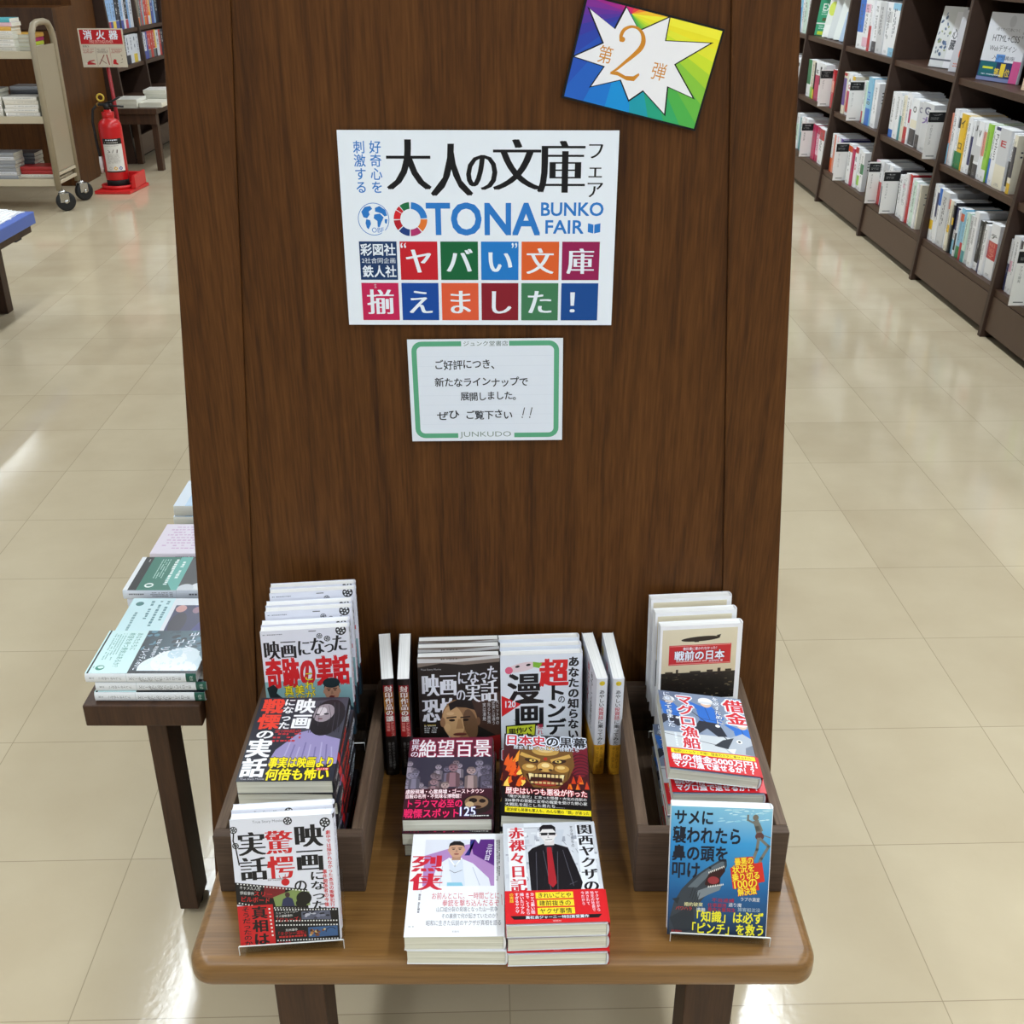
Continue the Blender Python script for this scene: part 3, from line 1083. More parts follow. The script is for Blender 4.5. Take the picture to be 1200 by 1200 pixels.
a.poly([(46, 103), (48, 95), (53, 92), (58, 95), (60, 104)], (46, 52, 84)); a.ell(53, 90, 2.6, 3, (70, 48, 44))
a.ell(70, 95, 8, 8, (22, 24, 20)); a.ell(67, 101, 6, 5, (22, 24, 20))
strip_holes(a, 1, 73.5, 74, 87, 22); strip_holes(a, 1, 96, 30, 104, 9); strip_holes(a, 31, 104, 74, 108, 14)
a.t('キャメル人形', 4, 77, 22, 5, (226, 226, 226), rot=8); a.t('惨殺事件', 4, 83, 15, 4.4, (226, 226, 226), rot=8)
a.t('スリー', 18, 84, 20, 6.5, (206, 40, 44), .012, rot=8)
a.t('ビルボード', 4, 90, 31, 7, (206, 40, 44), .012, rot=8)
a.rect(0, 100, 37, 148, (198, 30, 36))
a.tv('真相は', 14, 101, 17, 47, KK, .02, hb=.03)
a.tv('そうだったのか', 4, 101, 9, 47, KK, .02)
a.poly([(37, 105), (105, 109), (105, 148), (37, 148)], (20, 20, 24))
a.poly([(30, 100), (37, 100), (37, 148), (33, 148)], (198, 30, 36))
strip_holes(a, 33, 103, 34.5, 139, 8, 1.7)
strip_holes(a, 38, 106.8, 104, 110.8, 22); strip_holes(a, 38, 120, 104, 124, 22); strip_holes(a, 38, 125, 104, 129, 22); strip_holes(a, 38, 143.5, 104, 145.5, 22)
a.poly([(66, 111), (96, 111), (97, 122), (66, 120)], (88, 92, 112))
for i in range(14):
    a.ell(RND.uniform(68, 95), RND.uniform(112, 120), RND.uniform(1.2, 3), RND.uniform(1, 2.4), RND.choice(((180, 182, 196), (60, 62, 76), (122, 126, 148), (30, 32, 44))), n=9)
a.poly([(72, 130), (103, 130), (103, 142), (72, 142)], (58, 92, 138))
for i in range(16):
    a.ell(RND.uniform(74, 90), RND.uniform(132, 141), RND.uniform(1, 2.6), RND.uniform(.8, 2), RND.choice(((180, 120, 60), (206, 178, 120), (70, 40, 24), (120, 70, 36))), n=9)
a.ring(96, 137, 5, 5.8, 180, 330, (16, 16, 20))
a.t('ニュージャージー', 39, 109, 24, 3.2, (226, 226, 226)); a.t('サメ襲撃事件', 39, 113, 18, 3.2, (226, 226, 226))
a.t('「ジョーズ」', 37, 116.2, 31, 5.6, (196, 38, 44), .01)
a.t('光州事件', 48, 130, 13, 3.4, (226, 226, 226))
a.t('「タクシー運転」', 38, 133, 34, 5, (196, 38, 44), .01); a.greek(41, 138.5, 30, 4, (190, 40, 44), 1, seed=6)
a.t('鉄人文庫', 40, 144.6, 13, 3, (206, 60, 70))
ART_A = a
sp = Art(14, 148, (224, 226, 238))
sp.tv('映画になった驚愕の実話', 4, 12, 6.5, 92, KK, .015); sp.tv('鉄人社', 4.5, 112, 5, 22, RED, .01); sp.rect(0, 0, 14, 5, (40, 40, 48))
SP_A = sp

# 2 dark cover with girl, red and white columns, yellow lines
a = Art(105, 148, (44, 46, 56))
a.poly([(48, 10), (105, 0), (105, 100), (62, 96)], (66, 66, 78))
a.poly([(30, 112), (34, 96), (56, 66), (70, 60), (88, 72), (104, 78), (105, 120), (30, 122)], (150, 140, 186))
for i in range(9):
    x = 52 + i * 6
    a.line([(x - 4, 84 + (i % 3) * 4), (x - 8 + i, 122)], 1.6, (120, 112, 160) if i % 2 else (172, 164, 202))
a.ell(84, 38, 20, 34, (28, 25, 30), 8, n=28)
a.ell(79, 30, 12, 17, (150, 138, 146), 10); a.ell(76, 27, 6, 8, (206, 196, 202)); a.ell(82, 32, 3, 1.6, (40, 34, 42)); a.ell(72, 33, 2.6, 1.4, (40, 34, 42)); a.ell(76, 41, 3, 1.3, (104, 58, 66))
for i, x in enumerate((67, 69.5, 92, 94.5, 97, 99.5)):
    a.line([(x + (3 if x < 80 else -3), 10), (x, 34), (x + (-1 if x < 80 else 1), 66)], .8, (30, 26, 32) if i % 2 else (62, 56, 66))
a.line([(77, 16), (74, 34), (75, 54)], .5, (70, 62, 72)); a.line([(83, 16), (88, 36), (86, 56)], .5, (60, 54, 64))
a.tv('戦慄', 4, 2, 26, 58, (228, 66, 48), .03, hb=.02)
a.tv('の', 6, 60, 22, 17, (240, 240, 244), .03)
a.tv('実話', 1, 76, 28, 66, (240, 240, 244), .03, hb=.02)
a.tv('になった', 29, 2, 14, 58, (240, 240, 244), .03)
a.tv('映画', 43, 2, 24, 58, (240, 240, 244), .025, hb=.02)
a.t('全100話の', 27, 60, 30, 6, (206, 52, 52), .01); a.greek(27, 67, 34, 18, (190, 50, 56), 3, seed=11)
a.t('事実は映画より', 30, 108, 73, 19, YE, .03, hb=.015, o=(20, 20, 26), ob=.04)
a.t('何倍も怖い', 30, 127, 70, 20, YE, .03, hb=.015, o=(20, 20, 26), ob=.04)
a.t('True Story Movies', 4, 143, 26, 3.2, (200, 200, 206))
a.rect(84, 127, 98, 131, (206, 40, 44)); a.t('鉄人文庫', 85, 127.3, 12, 3.2, WH)
ART_B = a
sp = Art(16, 148, (30, 30, 36))
sp.tv('映画になった', 4, 8, 8, 40, WH, .02); sp.tv('戦慄の実話', 3.5, 50, 9, 44, (228, 60, 48), .02); sp.rect(0, 100, 16, 112, (196, 36, 40)); sp.greek(5, 116, 6, 26, (220, 220, 220), 2, True, seed=4)
SP_B = sp

# 3 white film cover with a man in a knitted cap
a = Art(105, 148, (222, 224, 238))
a.greek(3, 4.5, 28, 2.4, (130, 134, 150), 1, seed=3)
reel(a, 70, 10, 3.6, (88, 92, 108)); reel(a, 79, 14, 3.8, (60, 62, 76)); reel(a, 96, 4, 6.4)
a.line([(58, 3), (66, 3)], 1, KK)
for ch, x, y, w, h in (('映', 2, 12, 20, 27), ('画', 22, 12, 20, 27), ('に', 42, 12, 17, 25), ('な', 57, 10, 19, 26), ('っ', 73, 13, 15, 22), ('た', 84, 8, 19, 25)):
    a.t(ch, x, y, w, h, KK, -.01, hb=.05)
a.rect(0, 68, 105, 148, (136, 178, 186), (70, 100, 112))
for x, y, r in ((30, 84, 16), (62, 90, 14), (20, 110, 18)):
    a.ell(x, y, r, r * .5, (126, 168, 176))
a.t('奇跡の実話', 2, 36, 101, 42, (206, 32, 40), .04, hb=.03)
a.poly([(2, 76), (10, 72), (15, 78), (13, 84), (26, 98), (38, 116), (26, 124), (8, 100), (4, 88)], (24, 36, 42))
a.poly([(56, 148), (62, 105), (74, 98), (96, 100), (105, 110), (105, 148)], (34, 56, 70))
face(a, 80, 85, 9.5, 14, (172, 128, 106), cap=(28, 44, 50))
a.ell(79, 95, 3.4, 3.6, (96, 36, 36)); a.ell(80, 74, 10.4, 7, (30, 46, 52))
a.tv('これが', 47, 57, 13, 38, YE, .01, o=(40, 60, 60), ob=.03); a.tv('美談', 35, 74, 12, 30, YE, .01, o=(40, 60, 60), ob=.03); a.tv('真相', 22, 74, 12, 30, YE, .01, o=(40, 60, 60), ob=.03)
ART_C = a
sp = Art(14, 148, (222, 224, 236))
reel(sp, 7, 6, 4); sp.tv('映画になった', 4, 14, 6.5, 40, KK, .02); sp.tv('奇跡の実話', 3.5, 56, 7.5, 42, (206, 32, 40), .02); sp.rect(0, 104, 14, 148, (34, 40, 48)); sp.rect(4.5, 106, 9.5, 110, (206, 40, 44))
SP_C = sp

# 4 dark film cover with a man in a jacket
a = Art(105, 148, (30, 22, 20))
a.poly([(0, 0), (105, 0), (105, 9), (60, 12), (30, 9), (0, 14)], (130, 116, 108)); a.poly([(0, 2), (50, 4), (105, 0), (105, 4), (50, 8), (0, 8)], (206, 204, 206))
a.greek(30, 2.5, 26, 2.6, (60, 54, 54), 1, seed=5)
a.poly([(58, 66), (105, 50), (105, 120), (70, 110)], (62, 42, 34))
a.t('映画', 4, 22, 46, 34, (228, 230, 242), -.008, hb=.055)
for ch, x, y, w, h in (('に', 50, 20, 14, 20), ('な', 62, 18, 17, 21), ('っ', 77, 17, 13, 18), ('た', 88, 13, 15, 22)):
    a.t(ch, x, y, w, h, (214, 216, 230), .01, hb=.025)
a.t('恐怖', 4, 56, 46, 38, (228, 230, 242), -.008, hb=.055)
a.t('の', 48, 44, 13, 21, (214, 216, 230), .01, hb=.02); a.t('実', 60, 36, 20, 30, (230, 232, 242), -.008, hb=.05); a.t('話', 80, 32, 22, 34, (230, 232, 242), -.008, hb=.05)
a.t('True Story Movies', 4, 16, 26, 3, (190, 190, 196))
a.poly([(4, 148), (8, 122), (28, 104), (50, 96), (78, 100), (98, 112), (104, 148)], (24, 24, 22))
a.poly([(36, 108), (60, 108), (58, 128), (50, 140), (42, 128)], (176, 176, 182))
a.ell(52, 90, 23, 30, (150, 112, 78), -8, n=30); a.ell(44, 92, 14, 24, (196, 156, 112), -8, n=26); a.ell(30, 92, 3.4, 7, (150, 110, 80)); a.ell(76, 92, 3, 6, (112, 80, 58))
a.ell(66, 96, 9, 22, (104, 76, 54), -10)
a.poly([(38, 66), (50, 60), (68, 62), (72, 76), (60, 72), (48, 71), (40, 76)], (26, 20, 18))
for x in (42, 60):
    a.line([(x - 6, 86), (x + 5, 85)], 2, (48, 30, 22)); a.ell(x, 89.5, 4, 1.8, (36, 24, 20))
a.poly([(50, 88), (54, 88), (57, 102), (47, 102)], (166, 126, 88)); a.ell(52, 110, 9, 2.4, (120, 66, 56)); a.line([(44, 110), (60, 110)], .8, (60, 30, 28))
a.ell(40, 80, 5, 2.4, (214, 176, 132)); a.ell(36, 100, 4, 6, (206, 166, 122))
a.tv('実は凄絶', 82, 66, 4.5, 26, (210, 210, 216)); a.tv('見るも無残', 88, 66, 4.5, 30, (210, 210, 216)); a.tv('史実とは違う', 94, 64, 4.5, 34, (210, 210, 216)); a.tv('大ヒット作の', 99, 62, 4.5, 36, (210, 210, 216))
a.greek(6, 96, 18, 12, (200, 200, 206), 4, seed=8); a.greek(6, 95, 16, 2.6, (206, 186, 40), 1, seed=9)
a.poly([(84, 116), (105, 112), (105, 148), (80, 148)], (130, 26, 26))
ART_D = a
sp = Art(13, 148, (22, 20, 22))
sp.tv('映画になった恐怖の実話', 3.5, 8, 6.5, 90, WH, .015)
SP_D = sp

# 5 white cover with brushed black and red lettering
a = Art(105, 148, (224, 230, 242))
a.tv('あなたの知らない', 87, 4, 15, 118, KK, .035, hb=.012)
a.t('超', 50, 6, 38, 40, (216, 36, 42), .035, hb=.02)
a.tv('トンデモ', 58, 42, 27, 98, KK, .03, hb=.02)
a.t('の', 74, 58, 10, 12, KK, .02)
a.t('漫', 8, 24, 45, 45, KK, .02, hb=.015); a.t('画', 16, 60, 42, 44, KK, .02, hb=.02)
a.ell(28, 17, 20, 6, (226, 206, 214), -12); a.ell(11, 21, 5, 5, (220, 96, 130)); a.poly([(42, 10), (54, 12), (50, 19), (42, 17)], (130, 186, 60)); a.ell(22, 16, 3, 1.6, KK, -12); a.ell(36, 14, 3, 1.6, KK, -12)
a.poly([(1, 56), (26, 69), (1, 86)], (214, 34, 40)); a.t('120', 6, 64, 13, 9, WH, .03)
a.tv('マンガ', 16, 90, 3.4, 11, KK)
a.poly([(6, 99), (46, 97), (43, 148), (6, 148)], KK); a.poly([(7.5, 100.5), (44.5, 98.5), (41.6, 146.5), (7.5, 146.5)], (206, 216, 60))
a.tv('バカ設定！', 29, 101, 12, 44, KK, .03); a.tv('作者暴走！', 19, 102, 11, 43, KK, .03); a.tv('黒歴史！', 9, 103, 11, 42, KK, .03)
a.tv('隠れた傑作を', 47, 98, 8, 48, (206, 60, 90), .01)
a.tv('一冊で紹介', 96, 122, 6, 24, (176, 60, 110), .01)
ART_E = a
sp = Art(14, 148, (230, 232, 240))
sp.tv('超トンデモ漫画', 4, 10, 6.5, 80, KK, .02)
SP_E = sp

# 6 maroon title over a grey crowd of clay figures
a = Art(105, 148, (52, 28, 36))
a.rect(0, 0, 105, 40, (112, 34, 56), (74, 26, 40))
a.tv('世界の', 2, 2, 11, 36, WH, .008, o=(150, 30, 70), ob=.05)
a.t('絶望百景', 12, 3, 92, 37, (248, 244, 248), .006, hb=.012, o=(156, 34, 76), ob=.045)
a.rect(0, 38, 105, 104, (58, 54, 70))
r = random.Random(5)
G1 = [(136, 128, 146), (110, 102, 122), (154, 142, 156), (92, 86, 104), (126, 108, 116)]
figs = sorted([(r.uniform(2, 103), r.uniform(48, 100), r.uniform(4.4, 6)) for _ in range(30)], key=lambda q: q[1])
def clay(x, y, s, c):
    d = tuple(v * .72 for v in c)
    a.poly([(x - s * 1.2, y + s * 5), (x - s * 1.15, y + s * 1.7), (x - s * .5, y + s * 1.2), (x + s * .5, y + s * 1.2), (x + s * 1.15, y + s * 1.7), (x + s * 1.2, y + s * 5)], d)
    a.poly([(x - s * .7, y + s * 5), (x - s * .6, y + s * 1.4), (x + s * .4, y + s * 1.4), (x + s * .5, y + s * 5)], c)
    a.ell(x, y, s * .84, s, c, n=16)
    a.ell(x - s * .34, y - s * .05, s * .2, s * .13, (34, 30, 42), n=8); a.ell(x + s * .34, y - s * .05, s * .2, s * .13, (34, 30, 42), n=8)
    a.ell(x, y + s * .5, s * .24, s * .1, (52, 40, 52), n=8)
    a.add([(x - s * .82, y - s * .3), (x - s * .4, y - s * .98), (x + s * .4, y - s * .98), (x + s * .82, y - s * .3), (x, y - s * .5)], [(0, 1, 4), (1, 2, 4), (2, 3, 4)], d)
for q in figs:
    clay(*q, r.choice(G1))
clay(57, 58, 7, (146, 110, 120)); clay(79, 64, 6.6, (170, 146, 146)); clay(34, 84, 5.5, (150, 120, 128)); clay(48, 90, 6, (176, 152, 150)); clay(10, 70, 5.6, (128, 122, 142))
a.rect(0, 96, 105, 148, (64, 30, 42))
a.t('虐殺現場・心霊廃墟・ゴーストタウン', 1, 97, 94, 8, (246, 240, 244), .02, o=(170, 30, 60), ob=.04)
a.t('自殺の名所・不気味な博物館！', 1, 105, 70, 8, (246, 240, 244), .02, o=(170, 30, 60), ob=.04)
a.ell(86, 124, 19, 16, (40, 32, 32)); a.ell(86, 120, 14, 11, (140, 110, 84)); a.ell(82, 117, 5, 4, (36, 28, 26)); a.ell(93, 118, 4, 3.4, (36, 28, 26)); a.ell(87, 128, 5, 2.4, (60, 34, 30)); a.ell(78, 124, 5, 5, (196, 166, 126))
a.t('トラウマ必至の', 2, 114, 68, 15, (236, 44, 104), .03, o=(40, 14, 26), ob=.04)
a.t('戦慄スポット', 1, 130, 66, 16, (236, 44, 104), .03, o=(40, 14, 26), ob=.04)
a.t('125', 67, 128, 18, 15, WH, .015, o=(60, 40, 130), ob=.05)
a.rect(78, 141, 104, 146, (24, 20, 24)); a.greek(79, 142, 24, 3.4, (220, 220, 220), 1, seed=12)
ART_F = a
sp = Art(16, 148, (60, 26, 38))
sp.tv('世界の絶望百景', 4, 8, 8, 84, WH, .015)
SP_F = sp

# 7 golden mask among flames
a = Art(105, 148, (26, 16, 18))
a.rect(0, 18, 105, 100, (72, 14, 18))
a.ell(94, 40, 16, 36, (120, 22, 40))
for i in range(7):
    a.ring(96, 44 + i * 6, 10, 11.6, 200, 340, (60, 10, 24))
r = random.Random(9)
for i in range(26):
    x, y = r.uniform(0, 26), r.uniform(36, 98)
    h = r.uniform(10, 26)
    a.poly([(x - 3, y + h * .4), (x - 1, y - h * .1), (x + 3, y - h * .6), (x + 3.4, y), (x + 5, y + h * .2), (x + 1, y + h * .5)], r.choice(((232, 92, 24), (246, 160, 44), (206, 48, 20), (250, 206, 90))))
for i in range(10):
    x, y = r.uniform(80, 103), r.uniform(78, 100)
    a.poly([(x - 3, y + 6), (x, y - 8), (x + 3, y + 6)], r.choice(((206, 60, 24), (236, 120, 30))))
# a plain horned mask
a.add([(52, 60), (20, 30), (30, 20), (52, 24), (74, 20), (86, 30), (88, 56), (80, 80), (66, 98), (52, 100), (38, 98), (26, 80), (18, 56)], [(0, i, i + 1) for i in range(1, 12)] + [(0, 12, 1)], (116, 80, 34))
a.ell(52, 30, 17, 9, (196, 156, 80)); a.ell(52, 28, 10, 5, (226, 196, 130))
for s in (-1, 1):
    a.poly([(52 + s * 6, 46), (52 + s * 30, 34), (52 + s * 32, 40), (52 + s * 8, 52)], (206, 164, 84))
    a.ell(52 + s * 17, 49, 9, 4, (46, 24, 14), s * -14); a.ell(52 + s * 16, 49, 4, 2.4, (236, 206, 110)); a.ell(52 + s * 15.5, 49, 1.6, 1.8, (30, 12, 8))
    a.ell(52 + s * 20, 62, 9, 7, (186, 140, 66)); a.ell(52 + s * 19, 60, 5, 3, (228, 196, 124))
    a.poly([(52 + s * 27, 72), (52 + s * 31, 60), (52 + s * 26, 88)], (90, 58, 24))
a.ell(52, 60, 10, 9, (204, 160, 84)); a.ell(52, 57, 5, 4, (240, 214, 150)); a.ell(46, 65, 2.4, 1.8, (46, 22, 12)); a.ell(58, 65, 2.4, 1.8, (46, 22, 12)); a.ell(52, 45, 2.4, 3, (170, 40, 24))
a.poly([(28, 74), (52, 70), (76, 74), (70, 92), (52, 96), (34, 92)], (54, 18, 14))
a.poly([(36, 88), (52, 84), (68, 88), (64, 93), (52, 95), (40, 93)], (150, 46, 34))
for x in range(34, 73, 5):
    a.rect(x, 73.5, x + 3.6, 79, (222, 200, 140)); a.rect(x, 87, x + 3.4, 90.5, (206, 184, 126))
for x in (31, 71): a.poly([(x, 73), (x + 4, 73), (x + 2, 85)], (236, 220, 170))
a.rect(0, 0, 105, 11, (20, 16, 20))
for i, (ch, c) in enumerate(zip('日本史の黒幕', ((206, 34, 50), (206, 34, 50), (206, 34, 50), (20, 18, 24), (20, 18, 24), (20, 18, 24)))):
    a.t(ch, 1 + i * 17.2, 1, 17, 21, c, .025, hb=.01, o=WH, ob=.085)
a.t('歴史を操った45人の怪物たち', 12, 22, 82, 7, WH, .015, o=(20, 16, 20), ob=.05)
a.rect(0, 98, 105, 148, (14, 13, 16))
a.t('歴史はいつも悪役が作った', 4, 99, 98, 12, (250, 246, 246), .015, o=(186, 26, 44), ob=.07)
a.t('「俺が天皇だ」と言った怪僧・大化の改新の', 4, 112, 97, 5.6, (226, 226, 226), .01)
a.t('226事件の首魁と女帝の寵愛を受けた野心家', 4, 119, 97, 5.6, (226, 226, 226), .01)
a.t('大戦乱を起こした男たち……', 4, 126, 70, 5.6, (226, 226, 226), .01)
a.rect(4, 133, 105, 142, (240, 222, 36)); a.t('政治家も将軍も軍人も、みんな闇の「顔」があった', 6, 134.4, 97, 6, KK, .02)
ART_G = a
sp = Art(16, 148, (24, 18, 20))
sp.tv('日本史の黒幕', 4, 8, 8, 80, (240, 60, 60), .015)
SP_G = sp

# 8 white cover, photograph of a man in a pale kimono, red title
a = Art(105, 148, (240, 241, 246))
a.rect(15, 9, 94, 79, (222, 226, 238))
a.poly([(15, 34), (50, 20), (94, 10), (94, 79), (15, 79)], (176, 136, 194))
a.poly([(66, 9), (94, 9), (94, 50), (70, 32)], (92, 44, 128)); a.poly([(66, 12), (72, 9), (60, 34), (66, 34)], (38, 44, 120)); a.poly([(72, 9), (78, 9), (76, 16)], WH)
a.tv('三代目', 84, 16, 7, 26, (236, 232, 244), .01, rot=10)
a.poly([(24, 79), (30, 48), (42, 38), (56, 38), (70, 46), (88, 68), (90, 79)], (228, 232, 242))
a.poly([(42, 40), (48, 79), (62, 79), (58, 40)], (214, 222, 236)); a.line([(43, 38), (50, 50), (57, 38)], 1.4, (246, 248, 252)); a.line([(44, 56), (50, 60), (58, 56)], .6, (70, 72, 90)); a.poly([(42, 74), (58, 74), (60, 79), (42, 79)], (136, 196, 220))
a.line([(36, 50), (34, 79)], .8, (186, 194, 214)); a.line([(70, 52), (78, 78)], .8, (186, 194, 214))
a.rect(46, 32, 56, 41, (178, 136, 112))
face(a, 51, 25, 9, 12, (200, 156, 130), hair=(26, 24, 30))
a.tv('烈侠', 1, 32, 36, 54, (206, 40, 60), -.008, hb=.055)
a.greek(12, 90, 4, 34, (130, 130, 140), 1, True, seed=14); a.line([(14, 82), (14, 88)], .3, (130, 130, 140)); a.greek(4, 134, 7, 2, (150, 150, 156), 1, seed=3)
a.t('お前んとこに、一時間ごとに', 26, 88, 74, 10, (206, 90, 104), .004)
a.t('拳銃を撃ち込んだるぞ', 38, 98, 62, 10, (206, 90, 104), .004)
a.line([(102, 92), (102.6, 106)], .5, (206, 90, 104))
a.t('山口組分裂の発端となった山一抗争', 32, 108, 66, 7.4, (96, 98, 112))
a.t('その裏側で何が起きていたのか？', 38, 117, 62, 7.4, (96, 98, 112))
a.t('昭和に生きた伝説のヤクザが真相を語る', 22, 126, 80, 7.8, (96, 98, 112))
a.tv('極道の生き様と覚悟が漂う渾身の一代記', 96, 10, 2.6, 62, (60, 60, 70)); a.greek(99, 10, 2.4, 56, (90, 90, 100), 1, True, seed=6)
a.t('彩図社', 50, 140, 8, 2.6, (150, 150, 160))
ART_H = a
sp = Art(19, 148, (238, 239, 244))
sp.tv('烈侠', 5, 10, 9, 24, (206, 40, 60), .02)
SP_H = sp

# 9 drawn man in a black suit, red band
a = Art(105, 148, (206, 210, 218))
r = random.Random(3)
for i in range(90):
    x, y = r.uniform(1, 100), r.uniform(8, 104)
    w, h = r.uniform(2, 8), r.uniform(2, 9)
    a.rect(x, y, min(x + w, 104), min(y + h, 108), r.choice(((192, 196, 206), (222, 226, 232), (176, 180, 192), (230, 232, 238), (158, 162, 174))))
for i in range(40):
    x, y = r.uniform(1, 100), r.uniform(20, 104)
    a.line([(x, y), (x + r.uniform(-5, 5), y + r.uniform(-8, 8))], .5, (110, 114, 126))
a.rect(24, 1, 44, 8, (224, 228, 236)); a.line([(24, 8), (44, 8)], .6, (90, 94, 104))
a.poly([(58, 12), (70, 12), (66, 30), (64, 60), (60, 60)], (196, 202, 212))
a.rect(5, 8, 24, 104, (232, 234, 240)); a.rect(83, 4, 101, 108, (226, 230, 238))
a.poly([(28, 112), (27, 46), (32, 40), (44, 34), (58, 34), (72, 40), (80, 72), (84, 92), (78, 112)], (22, 20, 26))
for q in ([(36, 46), (34, 110)], [(66, 44), (74, 96)], [(44, 44), (50, 110)], [(60, 46), (56, 110)], [(78, 90), (70, 94)]):
    a.line(q, .5, (96, 94, 106))
a.poly([(47, 34), (56, 34), (55, 46), (51, 52), (47, 46)], (48, 46, 54))
a.poly([(48.5, 39), (53.5, 39), (56, 92), (51.5, 98), (47, 92)], (166, 34, 44))
a.rect(46, 26, 57, 36, (214, 208, 208)); a.ell(51, 19, 8.6, 12.5, (226, 222, 222), n=26); a.ell(42.6, 20, 1.6, 3, (220, 214, 214)); a.ell(59.5, 20, 1.6, 3, (220, 214, 214))
a.add([(42, 16), (42, 8), (46, 4), (56, 4), (60, 8), (60, 16), (57, 11), (45, 11)], [(0, 1, 7), (1, 2, 7), (2, 3, 6, 7), (3, 4, 6), (4, 5, 6)], (26, 24, 30))
a.rect(43, 16.5, 50.5, 20.5, (16, 16, 20)); a.rect(52, 16.5, 59.5, 20.5, (16, 16, 20)); a.line([(42, 17.4), (60, 17.4)], .9, (16, 16, 20)); a.line([(48, 27.5), (55, 27)], .7, (60, 50, 56)); a.line([(51.5, 20), (50.5, 24), (52, 24.4)], .5, (130, 120, 124))
a.tv('関西ヤクザの', 84, 4, 18, 101, KK, -.004, hb=.045)
a.tv('赤裸々日記', 6, 6, 18, 97, (200, 36, 48), -.004, hb=.045)
a.tv('ヤクザたちの', 76, 6, 4, 34, (60, 60, 70))
ART_I = a
b2 = Art(105, 46, (214, 32, 38))
b2.rect(32, 3, 72, 12, (244, 216, 50)); b2.rect(33, 14, 72, 23, (244, 216, 50)); b2.rect(33, 25, 72, 34, (244, 216, 50))
b2.t('きれいごとや', 34, 3.6, 36, 8, KK, .012); b2.t('建前抜きの', 35, 14.6, 34, 8, KK, .012); b2.t('ヤクザ事情', 35, 25.6, 34, 8, KK, .012)
b2.poly([(4, 35.5), (100, 35.5), (96, 40.5), (8, 40.5)], (24, 20, 22)); b2.t('裏社会ジャーニー特別賞受賞作', 20, 35.6, 66, 4.6, WH, .015)
b2.tv('カッコ悪い話', 26, 3, 4.6, 30, WH, .01); b2.tv('まで、ぐうたら', 21, 3, 4.4, 31, WH, .01); b2.tv('描いたリアル', 15, 3, 4.6, 30, WH, .01); b2.tv('すぎるヤクザ', 9.6, 3, 4.6, 29, WH, .01); b2.tv('の実話', 4, 3, 4.6, 14, (246, 216, 60), .01)
b2.tv('ヤクザだから', 95, 3, 4, 29, WH); b2.tv('地元の社会で', 90, 3, 4, 29, WH); b2.tv('許されて', 85, 3, 4, 20, WH); b2.tv('今だから', 80, 3, 4, 20, WH)
b2.t('彩図社', 48, 42, 9, 2.6, (240, 200, 200))
BAND_I = b2
sp = Art(17, 148, (214, 216, 224)); sp.tv('関西ヤクザの赤裸々日記', 5, 8, 7, 90, KK, .015); sp.rect(0, 102, 17, 148, (214, 32, 38)); SP_I = sp

# 10 beige cover, airship over a city, red label
a = Art(105, 148, (238, 238, 242))
a.rect(3, 5, 99, 104, (222, 212, 186), (206, 186, 148))
a.ell(52, 19, 25, 3.4, (44, 34, 26), -3, n=26); a.poly([(72, 15), (78, 13.5), (76, 19)], (44, 34, 26)); a.rect(44, 21.5, 50, 23.4, (44, 34, 26))
a.rect(12, 27, 92, 55, (196, 40, 44)); a.rect(13, 28, 91, 28.7, (236, 160, 150)); a.rect(13, 53.3, 91, 54, (236, 160, 150))
a.t('教科書に書かれなかった！', 30, 30, 46, 4.6, WH, .01); a.t('戦前の日本', 19, 35, 65, 14, WH, .03, o=(130, 20, 26), ob=.04); a.greek(22, 49.5, 40, 2.4, (240, 220, 210), 1, seed=2); a.t('武田知弘 著', 64, 49, 18, 3, WH)
a.rect(3, 66, 99, 104, (40, 34, 28), (20, 17, 16))
r = random.Random(21)
for i in range(90):
    x, y = r.uniform(3, 94), r.uniform(68, 101)
    w = r.uniform(1, 5)
    a.rect(x, y, x + w, y + r.uniform(.6, 2), r.choice(((70, 60, 48), (30, 26, 22), (96, 84, 66), (52, 46, 36), (136, 122, 96) if y > 94 else (60, 50, 40))))
for x, w, h in ((8, 10, 3), (22, 3, 6), (40, 14, 3), (62, 8, 4), (76, 4, 6), (86, 8, 4)):
    a.rect(x, 67 - h, x + w, 67, (60, 50, 38))
a.rect(24, 108, 92, 115, (196, 40, 44)); a.t('古き良き時代の日本がここに', 30, 109, 58, 5, WH)
ART_J = a
sp = Art(14, 148, (236, 236, 240)); sp.tv('戦前の日本', 4, 14, 6.5, 60, (196, 40, 44), .02); SP_J = sp

